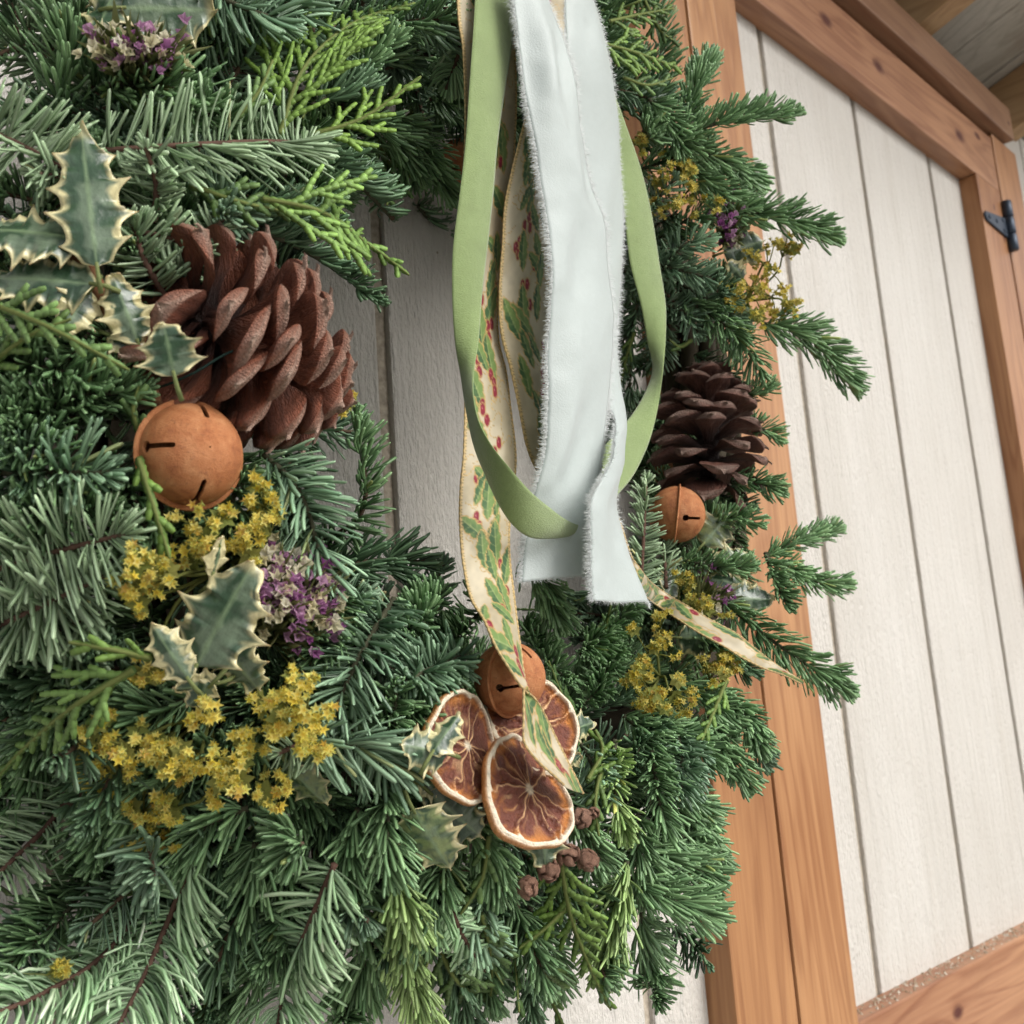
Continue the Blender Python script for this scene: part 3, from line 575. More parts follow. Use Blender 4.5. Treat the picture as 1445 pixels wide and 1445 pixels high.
def lathe(prof, n=64):
    ac = Acc(); prof = np.asarray(prof, float); k = len(prof); a = np.arange(n) / n * 2 * np.pi
    V = np.stack([prof[:, None, 0] * np.cos(a), prof[:, None, 0] * np.sin(a), np.repeat(prof[:, 1:2], n, 1)], -1).reshape(-1, 3)
    j = np.arange(n); j2 = (j + 1) % n
    Q = np.concatenate([np.stack([i * n + j, i * n + j2, (i + 1) * n + j2, (i + 1) * n + j], 1) for i in range(k - 1)])
    ac.add(V, Q); return ac
def bell_meshes():
    ph = np.linspace(math.radians(1), math.radians(89.5), 30)
    out = [(math.sin(p), math.cos(p)) for p in ph]; inn = [(.93 * math.sin(p), .93 * math.cos(p)) for p in ph[::-1]]
    half = lathe(out + inn + [out[0]], 72).mesh('bell_half')
    bm = bmesh.new(); bm.from_mesh(half)
    bmesh.ops.remove_doubles(bm, verts=bm.verts[:], dist=1e-5); bmesh.ops.recalc_face_normals(bm, faces=bm.faces[:]); bm.to_mesh(half); bm.free()
    tmp = bpy.data.objects.new('tmp_half', half); COL.objects.link(tmp); cut = []
    for az in (90, 180, 270):
        bm = bmesh.new()
        ring = []
        for p in np.linspace(math.radians(39), math.radians(74), 9): ring.append((p, 1.3))
        poly = [(q * math.sin(p), q * math.cos(p)) for p, q in ring] + [(.7 * math.sin(p), .7 * math.cos(p)) for p, q in ring[::-1]]
        va = [bm.verts.new((x, -.05, z)) for x, z in poly]; vb = [bm.verts.new((x, .05, z)) for x, z in poly]; n = len(poly)
        bm.faces.new(va); bm.faces.new(vb[::-1])
        for i in range(n): bm.faces.new((va[i], vb[i], vb[(i + 1) % n], va[(i + 1) % n]))
        bmesh.ops.recalc_face_normals(bm, faces=bm.faces[:])
        me = bpy.data.meshes.new('cut'); bm.to_mesh(me); bm.free(); me.transform(Matrix.Rotation(math.radians(az), 4, 'Z')); ms = [me]
        for pa, rr in ((73, .115), (39, .050)):
            bm = bmesh.new(); d = Vector((math.sin(math.radians(pa)), 0, math.cos(math.radians(pa))))
            bmesh.ops.create_cone(bm, cap_ends=True, segments=20, radius1=rr, radius2=rr, depth=.6, matrix=Matrix.Translation(d * 1.0) @ d.to_track_quat('Z', 'Y').to_matrix().to_4x4())
            me = bpy.data.meshes.new('cut'); bm.to_mesh(me); bm.free(); me.transform(Matrix.Rotation(math.radians(az), 4, 'Z')); ms.append(me)
        for me in ms:
            c = bpy.data.objects.new('cut', me); COL.objects.link(c); cut.append(c)
            md = tmp.modifiers.new('b', 'BOOLEAN'); md.operation = 'DIFFERENCE'; md.object = c; md.solver = 'EXACT'
    dg = bpy.context.evaluated_depsgraph_get(); res = bpy.data.meshes.new_from_object(tmp.evaluated_get(dg)); res.name = 'bell_front'
    for c in cut + [tmp]: bpy.data.objects.remove(c, do_unlink=True)
    bm = bmesh.new(); bm.from_mesh(res)
    for f in bm.faces: f.smooth = True
    for e in bm.edges: e.smooth = len(e.link_faces) == 2 and e.calc_face_angle(0) < math.radians(35)
    bm.to_mesh(res); bm.free()
    pb = np.linspace(math.radians(90.5), math.radians(180), 24)
    back = lathe([(math.sin(p), math.cos(p)) for p in pb], 64).mesh('bell_back')
    t = np.linspace(0, 2 * np.pi, 13); rim = lathe([(1.00 + .095 * math.cos(a), .042 * math.sin(a)) for a in t], 96).mesh('rim')
    for m in (res, back, rim): m.materials.clear(); m.materials.append(rm)
    return res, back, rim
B_F, B_B, B_R = bell_meshes()
def bell(p, R, axis, roll, label):
    e = empty('jingle_bell', p); x, y, z = frame(axis, scr(*roll)); e.matrix_world = mat4(x, y, z, p, R); tag(e, label, 'bell', 'rusty jingle bells')
    for nm, me in (('front_shell', B_F), ('back_shell', B_B), ('rim', B_R)): o = bpy.data.objects.new(nm, me); COL.objects.link(o); o.parent = e
    return e
def bell_px(cx, cy, rpx, off, axis, roll, label):
    p = on(cx, cy, off); return bell(p, rpx / px_m(p), scr(*axis), roll, label)
bell_px(268, 642, 73, 18, (.61, -.11, .785), (1, .0, 0), 'large rusty orange jingle bell below the big left pine cone')
bell_px(719, 957, 51, 42, (.84, -.05, .54), (0, -.1, -1), 'rusty jingle bell above the dried orange slices, crossed by a ribbon tail')
bell_px(955, 726, 40, 30, (.98, .10, .12), (0, -.1, -1), 'rusty jingle bell under the darker pine cone on the right')
bell_px(652, 236, 36, -14, (.5, .3, .8), (1, 0, 0), 'shadowed jingle bell peeping out behind the green ribbon at the top')
# ------------------------------------------------------------------ pine cones
def scale_mesh(c_in, c_out, c_tip, seed):                # a wedge that widens and thickens to a blunt lens-shaped end with a prickle
    rs = np.random.RandomState(seed); u = np.r_[0, .22, .42, .58, .70, .80, .88, .94, 1.0]; v = np.linspace(-1, 1, 13); nu, nv = len(u), len(v)
    hw = np.interp(u, [0, .3, .55, .75, .9, 1], [.13, .20, .34, .46, .52, .50]); th = np.interp(u, [0, .45, .75, .92, 1], [.03, .035, .065, .13, .14])
    U, Vv = np.meshgrid(u, v, indexing='ij'); Y = hw[:, None] * Vv; X = U - .20 * np.abs(Vv) ** 2.6 * U ** 2
    Zc = .09 * np.sin(U * 2.4) - .06 * sm(.6, 1, U) + .09 * Vv ** 2 * sm(.3, 1, U) + .05 * (vn(np.stack([U, Vv, U * 0], -1), 2.2, seed) - .5)
    lens = 1 - np.abs(Vv) ** 2.4; top = np.stack([X, Y, Zc + th[:, None] * lens * .55 + .004], -1); bot = np.stack([X, Y, Zc - th[:, None] * lens - .004], -1)
    V = [top.reshape(-1, 3), bot.reshape(-1, 3)]; o = nu * nv; Q = []
    for i in range(nu - 1):
        for j in range(nv - 1):
            a = i * nv + j; b_ = a + nv; Q += [[a, b_, b_ + 1, a + 1], [o + a, o + a + 1, o + b_ + 1, o + b_]]
        a = i * nv; Q.append([a, o + a, o + a + nv, a + nv]); a = i * nv + nv - 1; Q.append([a, a + nv, o + a + nv, o + a])
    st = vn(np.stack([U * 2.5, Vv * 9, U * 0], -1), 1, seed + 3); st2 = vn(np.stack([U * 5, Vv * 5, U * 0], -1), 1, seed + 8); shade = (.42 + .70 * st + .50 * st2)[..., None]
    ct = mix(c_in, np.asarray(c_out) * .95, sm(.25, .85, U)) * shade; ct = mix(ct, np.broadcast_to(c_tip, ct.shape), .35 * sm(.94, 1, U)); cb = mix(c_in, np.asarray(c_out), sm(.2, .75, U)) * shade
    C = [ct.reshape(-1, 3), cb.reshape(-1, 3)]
    ring = np.vstack([top[-1], bot[-1][::-1][1:-1]]); rc = np.vstack([ct[-1], cb[-1][::-1][1:-1]]); k = len(ring); cen = np.array([1.0, 0, ring[:, 2].mean() - .035]); base = 2 * o
    idx = list((nu - 1) * nv + np.arange(nv)) + list(o + (nu - 1) * nv + np.arange(nv)[::-1][1:-1])
    for f_, bx, cm in ((.72, .022, .28), (.42, .035, .34), (.17, .045, .85), (.07, .085, 1.0)):       # the blunt end, drawn up into the prickle
        r2 = cen + (ring - cen) * f_; r2[:, 0] = r2[:, 0] * 1.0 + bx + (1 - f_) * (cen[0] - ring[:, 0]) * .25; r2[:, 2] -= (.05 if f_ < .1 else 0); V.append(r2)
        C.append(mix(rc, np.broadcast_to(c_tip, rc.shape), cm) * (.8 + .4 * vn(r2, 9, seed))[:, None]); ni = list(base + np.arange(k)); base += k
        for j in range(k): Q.append([idx[j], ni[j], ni[(j + 1) % k], idx[(j + 1) % k]])
        idx = ni
    V.append((cen + [.115, 0, -.10])[None]); C.append(np.asarray(c_tip)[None] * 1.2); T = [[idx[j], base, idx[(j + 1) % k]] for j in range(k)]
    ac = Acc(); ac.add(np.concatenate(V), Q, T, np.concatenate(C)); me = ac.mesh('scale')
    bm = bmesh.new(); bm.from_mesh(me); bmesh.ops.recalc_face_normals(bm, faces=bm.faces[:])
    for e in bm.edges: e.smooth = len(e.link_faces) < 2 or e.calc_face_angle(0) < math.radians(55)
    bm.to_mesh(me); bm.free(); return me
def pine_cone(p, R, Lc, axis, label, pal, n, seed):
    rs = np.random.RandomState(seed); e = empty('pine_cone', p); x, y, z = frame(axis); e.matrix_world = mat4(x, y, z, p, R); tag(e, label, 'pine cone', 'pine cones on the wreath')
    ms = [scale_mesh(*pal, seed * 5 + i) for i in range(3)]
    for m in ms: m.materials.append(MAT['cone'])
    ac = Acc(); tube(ac, np.array([[0, 0, -.5 * Lc], [0, 0, -.2 * Lc], [0, 0, .2 * Lc], [0, 0, .5 * Lc]]) / R, np.array([.10, .20, .16, .06]), 12, np.asarray(pal[0]) * .5)
    o = link('core', ac.mesh('core'), MAT['cone']); o.parent = e
    for i in range(n):
        t = (i + .5) / n; az = i * 2.39996 + rs.randn() * .10
        rt = np.interp(t, [0, .12, .35, .6, .85, 1], [.78, .95, 1.0, .90, .64, .38]); el = math.radians(np.interp(t, [0, .15, .4, .7, 1], [-42, -10, 12, 34, 66]) + rs.randn() * 7)
        zz = (-.44 + .80 * t ** .95) * Lc / R; rad = np.array([math.cos(az), math.sin(az), 0]); ax = np.array([0, 0, 1.])
        xx = math.cos(el) * rad + math.sin(el) * ax; zc = -math.sin(el) * rad + math.cos(el) * ax; yy = np.cross(zc, xx)
        ln = (rt - .08) * (1 + rs.randn() * .03); wd = np.interp(t, [0, .3, .7, 1], [.62, .60, .50, .30]) * (1 + rs.randn() * .12)
        m = Matrix.Identity(4); tw = rs.randn() * .12; yy2 = yy * math.cos(tw) + zc * math.sin(tw); zc2 = np.cross(xx, yy2)
        for k in range(3): m[k][0] = xx[k] * ln; m[k][1] = yy2[k] * wd; m[k][2] = zc2[k] * .66; m[k][3] = rad[k] * .07 + ax[k] * zz
        o = bpy.data.objects.new('scale', ms[i % 3]); COL.objects.link(o); o.parent = e; o.matrix_local = m
    return e
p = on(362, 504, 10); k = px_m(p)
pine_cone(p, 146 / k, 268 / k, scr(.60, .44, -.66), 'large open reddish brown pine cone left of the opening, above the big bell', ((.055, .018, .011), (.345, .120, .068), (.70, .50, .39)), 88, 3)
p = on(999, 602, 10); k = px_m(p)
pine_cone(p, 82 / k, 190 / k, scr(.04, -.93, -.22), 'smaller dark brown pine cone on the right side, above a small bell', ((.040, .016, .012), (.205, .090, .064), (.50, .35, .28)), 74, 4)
p = on(955, 470, -4); k = px_m(p)
# ------------------------------------------------------------------ dried orange slices
def orange_mesh(seed):
    rs = np.random.RandomState(seed); nr, ntt = 46, 216; r = np.r_[np.linspace(0.0, .8, 30), np.linspace(.82, 1.0, 16)]; a = np.arange(ntt) / ntt * 2 * np.pi
    Rr, A = np.meshgrid(r, a, indexing='ij'); Rr = np.maximum(Rr, 1e-4); rim = 1 + .035 * np.sin(2 * A + seed) + .02 * np.sin(5 * A + 2 * seed) + .012 * np.sin(11 * A)
    X = Rr * rim * np.cos(A); Y = Rr * rim * np.sin(A); P = np.stack([X, Y, np.zeros_like(X)], -1)
    ns = 9; ed = np.sort((np.arange(ns) + rs.uniform(-.36, .36, ns)) / ns * 2 * np.pi); Aw = A + .75 * (vn(P, 2.6, seed) - .5) * Rr + .30 * (vn(P, 7, seed + 1) - .5)
    dm = np.min(np.abs((Aw[..., None] - ed + np.pi) % (2 * np.pi) - np.pi), -1) * Rr            # distance to a membrane
    flesh = sm(.935, .90, Rr + .02 * (vn(P, 9, seed) - .5) + .045 * np.exp(-(dm / .05) ** 2)) 
    Z = -.075 * flesh * sm(.0, .10, dm) * (.6 + .8 * vn(P, 6, seed + 2)) + .12 * (X ** 2 - Y ** 2) * (1 if seed % 2 else -1) + .05 * (vn(P, 2.2, seed) - .5)
    st = vn(np.stack([Aw * 13, Rr * 2.6, A * 0], -1), 1, seed + 4); st2 = vn(P, 7, seed + 6)
    dark = np.array((.20, .066, .042)); amb = np.array((.66, .26, .06)); fil = np.array((.82, .52, .27)); pith = np.array((.95, .84, .64)); rind = np.array((.50, .215, .065))
    C = mix(dark, amb, np.clip(.9 * (st - .55) + .9 * (st2 - .5) + .70 * sm(.70, .90, Rr) - .10, 0, 1))
    C = mix(C, np.broadcast_to(fil, C.shape), .75 * np.clip(sm(.66, .82, st) * sm(.85, .2, Rr), 0, 1)); C = mix(C, np.broadcast_to(fil * 1.12, C.shape), .85 * sm(.020, .005, dm) * (.45 + .75 * vn(P, 5, seed + 9)))
    C = mix(C, np.broadcast_to(pith, C.shape), sm(.12, .06, Rr + .05 * (vn(P, 12, seed) - .5))); C = mix(np.broadcast_to(pith, C.shape) * (.88 + .24 * vn(P, 14, seed))[..., None], C, flesh)
    C = mix(C, np.broadcast_to(rind * 1.15, C.shape), .7 * sm(.985, 1.0, Rr)); Z = Z + .02 * sm(.86, .92, Rr) - .03 * sm(.96, 1.0, Rr)
    V = [np.stack([X, Y, Z], -1).reshape(-1, 3)]; Cc = [C.reshape(-1, 3)]; Q = []; j = np.arange(ntt); j2 = (j + 1) % ntt
    for i in range(nr - 1): Q.append(np.stack([i * ntt + j, i * ntt + j2, (i + 1) * ntt + j2, (i + 1) * ntt + j], 1)[:, ::-1])
    lastZ = Z[-1]; b = nr * ntt; T = .20
    for s_, (rr, dz) in enumerate(((1.012, -.04), (1.016, -.08), (1.0, -.125), (.93, -.14), (0.0, -.12))):
        x = rr * rim[-1] * np.cos(a); y = rr * rim[-1] * np.sin(a); V.append(np.stack([x, y, lastZ * (1 if rr > .5 else 0) + dz], 1)); cl = np.broadcast_to(rind if s_ < 3 else pith * .8, (ntt, 3)) * (.8 + .4 * vn(V[-1], 9, seed + s_))[:, None]; Cc.append(cl)
        pr = b - ntt; Q.append(np.stack([pr + j, pr + j2, b + j2, b + j], 1)[:, ::-1]); b += ntt
    ac = Acc(); ac.add(np.concatenate(V), np.concatenate(Q), None, np.concatenate(Cc)); me = ac.mesh('orange_slice'); me.materials.append(MAT['orange']); return me
def orange(cx, cy, rpx, off, normal, up, seed, label):
    p = on(cx, cy, off); o = bpy.data.objects.new('orange_slice', orange_mesh(seed)); COL.objects.link(o); x, y, z = frame(scr(*normal), scr(*up)); o.matrix_world = mat4(x, y, z, p, rpx / px_m(p))
    tag(o, label, 'orange slice', 'dried orange slices'); return o
orange(660, 1053, 82, 30, (.78, -.26, .48), (.1, 1, 0), 5, 'dried orange slice at left, partly covered by pale holly leaf tips')
orange(754, 1022, 74, 32, (.42, -.52, .70), (1, 1, 0), 8, 'dried orange slice behind the patterned ribbon tail, right of the bell')
orange(748, 1113, 86, 46, (.66, -.54, .46), (1, 1, 0), 11, 'front dried orange slice, lowest of the three, with its whole cut face showing')
# ------------------------------------------------------------------ holly
CRM = np.array((.66, .60, .33)); HDK = np.array((.038, .078, .040)); HGR = np.array((.140, .195, .125)); HOL = np.array((.20, .25, .10))
def leaf_mesh(Lm, Wm, seed, nsp=5, fold=.3, wave=.17, bend=.16, var=0.0, margin=.73):
    rs = np.random.RandomState(seed); nu, nv = 101, 17; u = np.linspace(0, 1, nu); v = np.linspace(-1, 1, nv); U, Vv = np.meshgrid(u, v, indexing='ij')
    base = np.sin(np.pi * np.clip(u, 0, 1) ** .85) ** .62 * (1 - .25 * u) + .02
    def edge(off):
        ph = (u * nsp + off) % 1; s = np.abs(2 * ph - 1); return base * (.66 + .42 * s ** 3.2) * sm(0, .06, u) + .004, s
    eL, sL = edge(.15 + .2 * rs.rand()); eR, sR = edge(.15 + .2 * rs.rand()); E_ = np.where(Vv < 0, eL[:, None], eR[:, None]); Sp = np.where(Vv < 0, sL[:, None], sR[:, None])
    hwid = .5 * Wm * E_ * 1.05; Y = Vv * hwid; X = U * Lm + .035 * Lm * Sp ** 4 * np.abs(Vv) ** 3
    tipf = sm(.93, 1, U); Y = Y * (1 - sm(.86, 1, U) * .985)
    ph2 = np.where(Vv < 0, .0, .5) + rs.rand()
    Z = -fold * np.abs(Y) * .9 + wave * Wm * np.abs(Vv) ** 2.2 * (Sp - .45) * np.where(np.floor(U * nsp + ph2) % 2 == 0, 1, -.75) - bend * Lm * (U - .4) ** 2 + .012 * Lm * (vn(np.stack([U * 3, Vv, U], -1), 2, seed) - .5)
    P = np.stack([U * 5, Vv * 2, U * 0], -1); n1 = vn(P, 1.3, seed); n2 = vn(P, 3.2, seed + 2); vein = np.abs(((U - .35 * np.abs(Vv)) * nsp * 1.3) % 1 - .5)
    C = mix(HDK, HGR, sm(.42, .62, n1 + .22 * (n2 - .5))); C = mix(C, np.broadcast_to(HOL, C.shape), var * sm(.2, .7, n2)); C = C * (1 - .16 * sm(.06, .0, vein))[..., None]
    C = mix(C, np.broadcast_to(HGR * 1.25 + [.03, .05, 0], C.shape), .75 * sm(.075, .02, np.abs(Vv)) * sm(1, .8, U))
    mg = np.abs(Vv) + .28 * (n2 - .5) + .34 * (n1 - .5) + .12 * (1 - np.abs(Vv)) * 0
    C = mix(C, np.broadcast_to(CRM, C.shape) * (.85 + .3 * n2)[..., None], np.clip(sm(margin, margin + .16, mg) + .9 * sm(.86, .97, U) + .5 * sm(.35, .8, Sp) * sm(.6, .9, np.abs(Vv)), 0, 1))
    C = mix(C, np.broadcast_to((.30, .17, .06), C.shape), .8 * sm(.975, 1, np.abs(Vv)) * sm(.80, .98, Sp))
    V = np.stack([X, Y, Z], -1).reshape(-1, 3); i = np.arange(nu - 1)[:, None] * nv + np.arange(nv - 1)[None]; i = i.ravel(); Q = np.stack([i, i + nv, i + nv + 1, i + 1], 1)
    ac = Acc(); ac.add(V, Q, None, C.reshape(-1, 3)); me = ac.mesh('leaf'); me.materials.append(MAT['holly']); return me
def holly(label, base, leaves, twig=None):
    p0 = on(*base); e = empty('holly_sprig', p0); tag(e, label, 'holly', 'variegated holly in the wreath')
    for i, (b_, t_, wpx, nv_, opt) in enumerate(leaves):
        A = on(*b_); B = on(*t_); kk = px_m((A + B) / 2); L = np.linalg.norm(B - A); X = nrm(B - A); Zn = scr(*nv_); Zn = nrm(Zn - (Zn @ X) * X); Y = np.cross(Zn, X)
        me = leaf_mesh(L, wpx / kk * 1.28, 100 + int(b_[0] * 3 + t_[1]), **opt); o = bpy.data.objects.new('leaf', me); COL.objects.link(o); o.matrix_world = mat4(X, Y, Zn, A); under(o, e)
        md = o.modifiers.new('t', 'SOLIDIFY'); md.thickness = .0004
        ac = Acc(); st = A - X * .007 - Zn * .004; tube(ac, [st, (st + A) / 2 + Zn * .0008, A + X * .002], [.0009, .0008, .0006], 6, (.16, .19, .07)); under(link('stalk', ac.mesh('stalk'), MAT['twig']), e)
    if twig:
        ac = Acc(); P = cr([on(*q) for q in twig], 24); tube(ac, P, np.linspace(.0034, .0022, 24) * (1 + .12 * np.random.RandomState(3).rand(24)), 8, (.20, .095, .045)); under(link('twig', ac.mesh('twig'), MAT['twig']), e)
H = dict
holly('holly sprig with cream edged leaves on a brown twig, left of the big cone', (150, 440, 10), [
    ((137, 378, 34), (113, 172, 34), 98, (.25, -.1, 1), H(nsp=5, fold=.10, wave=.14, bend=.05)), ((122, 336, 30), (-42, 318, 38), 104, (.1, -.75, 1), H(nsp=5, fold=.2, wave=.16, bend=.12)),
    ((134, 400, 30), (-24, 388, 32), 92, (.0, -.4, 1), H(nsp=5, fold=.15, wave=.2)), ((128, 408, 26), (84, 474, 30), 62, (.1, .5, 1), H(nsp=3, fold=.1, wave=.2, margin=.35)),
    ((196, 486, 26), (158, 384, 30), 70, (.4, -.2, 1), H(nsp=4, fold=.25, wave=.22, margin=.5)), ((246, 532, 56), (230, 454, 60), 84, (.1, .1, 1), H(nsp=3, fold=.05, wave=.16)), ((150, 470, 22), (215, 500, 26), 46, (0, -.4, 1), H(nsp=3, margin=.3))],
    [(102, 352, 18), (150, 430, 20), (190, 505, 18), (222, 572, 10)])
holly('holly sprig with a broad dark leaf between yellow flowers, below the large bell', (285, 960, 12), [
    ((274, 944, 34), (356, 792, 42), 118, (-.1, .0, 1), H(nsp=4, fold=.12, wave=.15)), ((268, 962, 36), (212, 880, 34), 60, (.3, .3, 1), H(nsp=4, margin=.5, fold=.4)), ((310, 965, 30), (244, 975, 36), 50, (0, .6, 1), H(nsp=3, margin=.4)),
    ((318, 915, 28), (366, 978, 30), 74, (-.3, .2, 1), H(nsp=3, fold=.2)), ((300, 815, 30), (316, 757, 34), 34, (.8, .1, .6), H(nsp=2, margin=.1)), ((300, 965, 34), (262, 1000, 32), 44, (.1, .4, 1), H(nsp=3, margin=.5))])
holly('holly sprig with pale olive leaves at the left of the dried orange slices', (600, 1100, 10), [
    ((583, 1143, 32), (638, 1234, 34), 88, (.1, .2, 1), H(nsp=5, fold=.25, wave=.12, var=1.0)), ((606, 1118, 26), (684, 1186, 28), 82, (.2, -.1, 1), H(nsp=5, fold=.1)), ((634, 1064, 44), (566, 1050, 40), 66, (.1, -.35, 1), H(nsp=4, fold=.2)),
    ((608, 1064, 46), (650, 1004, 48), 46, (-.2, -.3, 1), H(nsp=3, margin=.5)), ((612, 1108, 24), (577, 1050, 30), 52, (-.2, .2, 1), H(nsp=3)), ((590, 1105, 24), (640, 1112, 26), 44, (0, -.3, 1), H(nsp=4, margin=.5)), ((612, 1040, 22), (616, 1000, 22), 34, (.2, 0, 1), H(nsp=3, margin=.6))])
holly('single dark holly leaf hanging under the front orange slice', (768, 1165, 4), [((765, 1160, 28), (770, 1228, 32), 62, (0, .1, 1), H(nsp=3))])
holly('small holly leaf tips right of the orange slices', (808, 1035, 4), [((806, 1030, 12), (842, 1018, 14), 40, (.2, -.2, 1), H(nsp=3)), ((804, 1078, 10), (820, 1065, 16), 26, (.2, 0, 1), H(nsp=2, margin=.3))])
holly('dark grey holly leaf by the upper right yellow flowers', (1025, 350, 4), [((1022, 356, 10), (1082, 338, 14), 58, (-.1, .1, 1), H(nsp=3, fold=.1)), ((1050, 395, 10), (1028, 368, 12), 34, (.1, .1, 1), H(nsp=3, margin=.4))])
holly('yellowish holly leaves right of the small bell', (1010, 750, 4), [((992, 768, 12), (1034, 720, 16), 52, (-.2, 0, 1), H(nsp=3, var=1.0)), ((1012, 806, 12), (1056, 778, 16), 52, (.1, -.2, 1), H(nsp=3, var=.8)), ((1020, 842, 10), (1096, 846, 14), 54, (-.1, -.3, 1), H(nsp=4)), ((1000, 815, 10), (1062, 828, 14), 40, (0, -.6, 1), H(nsp=4, margin=.5))])
holly('dark holly leaf under the ribbon tail at lower right', (975, 900, 4), [((958, 900, 12), (1030, 902, 14), 62, (.1, .1, 1), H(nsp=4)), ((945, 842, 10), (955, 790, 14), 40, (.3, 0, 1), H(nsp=3)), ((1012, 940, 8), (1044, 948, 10), 30, (0, 0, 1), H(nsp=3))])
holly('big dark holly leaves at the top edge above the purple flowers', (190, -10, 6), [((170, 10, 24), (305, 14, 26), 122, (.1, .15, 1), H(nsp=4, fold=.08, bend=.05)), ((185, -50, 18), (130, 45, 26), 76, (-.1, .1, 1), H(nsp=4)), ((120, 250, 2), (60, 215, 8), 44, (0, 0, 1), H(nsp=3))])
holly('olive holly leaf below the yellow flower cluster', (420, 1080, 2), [((408, 1083, 16), (462, 1140, 18), 58, (-.3, .1, 1), H(nsp=3, var=1.0, margin=.85)), ((520, 846, 4), (545, 838, 8), 30, (0, .1, 1), H(nsp=3, var=.6))])
# ------------------------------------------------------------------ yellow flowers
def florets(ac, c, r, n, rng, size=.0023, depth=.8):
    out = []
    for i in range(n):
        d = nrm(rng.randn(3) + 1.1 * scr(0, -.1, 1)); q = c + d * r * rng.uniform(.2, 1.25) * np.array([1, 1, .8]); out.append(q)
        z = nrm(d * .7 + .9 * scr(0, -.2, 1) + .55 * rng.randn(3)); x, y, z = frame(z, rng.randn(3)); s = size * rng.uniform(.55, 1.3); a = np.arange(10) * np.pi / 5
        rad = np.where(np.arange(10) % 2 == 0, s, s * .42); lift = np.where(np.arange(10) % 2 == 0, .35 * s, .12 * s)
        V = q + rad[:, None] * (np.cos(a)[:, None] * x + np.sin(a)[:, None] * y) + lift[:, None] * z; cy = mix((.82, .68, .09), (1.0, .93, .34), rng.rand()) * rng.uniform(.7, 1.1); cy = cy * ((.72, .86, .9) if rng.rand() < .25 else (1, 1, 1)) * ((.7, .5, .5) if rng.rand() < .06 else (1, 1, 1))
        V = np.vstack([V, q, q - z * s * 1.1]); C = np.vstack([np.repeat(cy[None], 10, 0) * np.where(np.arange(10) % 2 == 0, 1.08, .9)[:, None], [(.62, .42, .05)], [(.36, .40, .08)]])
        k = np.arange(10); T = np.vstack([np.stack([k, (k + 1) % 10, np.full(10, 10)], 1), np.stack([k[1::2], k[1::2] * 0 + 11, (k[1::2] + 2) % 10], 1)]); ac.add(V, None, T, C)
    return np.array(out)
def yellow(label, base, clusters, seed, dull=1.0):
    rs = np.random.RandomState(seed); p0 = on(*base); e = empty('yellow_flower_sprig', p0); tag(e, label, 'flowers', 'sprigs of small yellow flowers'); ac = Acc(); st = Acc(); lf = Acc()
    for (cx, cy, rp, off) in clusters:
        c = on(cx, cy, off + 9); kk = px_m(c); r = rp / kk; sub = max(2, int(rp / 9)); mid = (p0 * .35 + c * .65) + rs.randn(3) * .004 - scr(0, 0, 1) * .003
        tube(st, cr([p0 - scr(0, 0, 1) * .012, mid, c - scr(0, -.3, 1) * r * .3], 10), np.linspace(.0009, .0005, 10), 5, (.20, .22, .06))
        for j in range(sub * 2 + 4):
            d = nrm(rs.randn(3) + .5 * scr(0, 0, 1)); sc_ = c + d * r * rs.uniform(.5, 1.5); tube(st, [c - scr(0, -.3, 1) * r * .3, (c + sc_) / 2, sc_], .0004, 4, (.25, .26, .07))
            q = florets(ac, sc_, r * .34, rs.randint(8, 14), rs, .0018)
            for w_ in q[::2]: tube(st, [sc_ - d * .001, w_], .0002, 3, (.36, .34, .09), False)
            if rs.rand() < .3:
                x, y, z = frame(nrm(d + scr(0, 0, 1)), rs.randn(3)); a = np.arange(12) * np.pi / 6; rr = np.where(np.arange(12) % 2 == 0, .0042, .0026)[:, None] * rs.uniform(.7, 1.3)
                V = np.vstack([sc_ - d * .003 + rr * (np.cos(a)[:, None] * x + np.sin(a)[:, None] * y) + .0008 * z, sc_ - d * .003]); k = np.arange(12); lf.add(V, None, np.stack([k, (k + 1) % 12, np.full(12, 12)], 1), mix((.20, .24, .06), (.38, .37, .11), rs.rand()))
    for a_ in (ac,):
        a_.C = [c_ * dull for c_ in a_.C]
    under(link('florets', ac.mesh('florets', False), MAT['petal'], kind='stuff'), e); under(link('stem', st.mesh('stem'), MAT['petal']), e)
    if lf.n: under(link('bracts', lf.mesh('bracts', False), MAT['petal'], kind='stuff'), e)
yellow('yellow flower sprig just below the large bell, above the dark holly leaf', (310, 800, 4), [(208, 805, 34, 26), (240, 815, 28, 26), (195, 845, 20, 24), (298, 752, 36, 18), (372, 712, 28, 16), (380, 750, 26, 18), (345, 770, 22, 16), (205, 945, 20, 16), (285, 785, 20, 16)], 1)
yellow('yellow flower sprig reaching down to the left over dark fir', (285, 1010, 8), [(140, 1035, 28, 26), (190, 1055, 30, 28), (130, 1092, 26, 24), (245, 1055, 28, 26), (200, 1145, 30, 26), (245, 1140, 24, 24), (215, 1180, 26, 24), (285, 1000, 24, 26), (262, 1085, 16, 20), (170, 1085, 20, 22)], 2, 1.05)
yellow('dense bright yellow flower cluster right of centre in the lower left group', (385, 1050, 8), [(400, 985, 36, 32), (430, 1010, 36, 32), (385, 1015, 28, 30), (440, 1045, 20, 28), (335, 1080, 38, 30), (310, 1100, 26, 28), (350, 1045, 24, 26), (385, 1118, 22, 26)], 3, 1.1)
yellow('yellow flowers beside the green ribbon at upper right', (960, 285, 0), [(940, 270, 24, 10), (955, 238, 22, 10), (985, 278, 22, 12), (925, 292, 22, 10), (968, 255, 18, 10), (905, 200, 14, 6)], 4, .92)
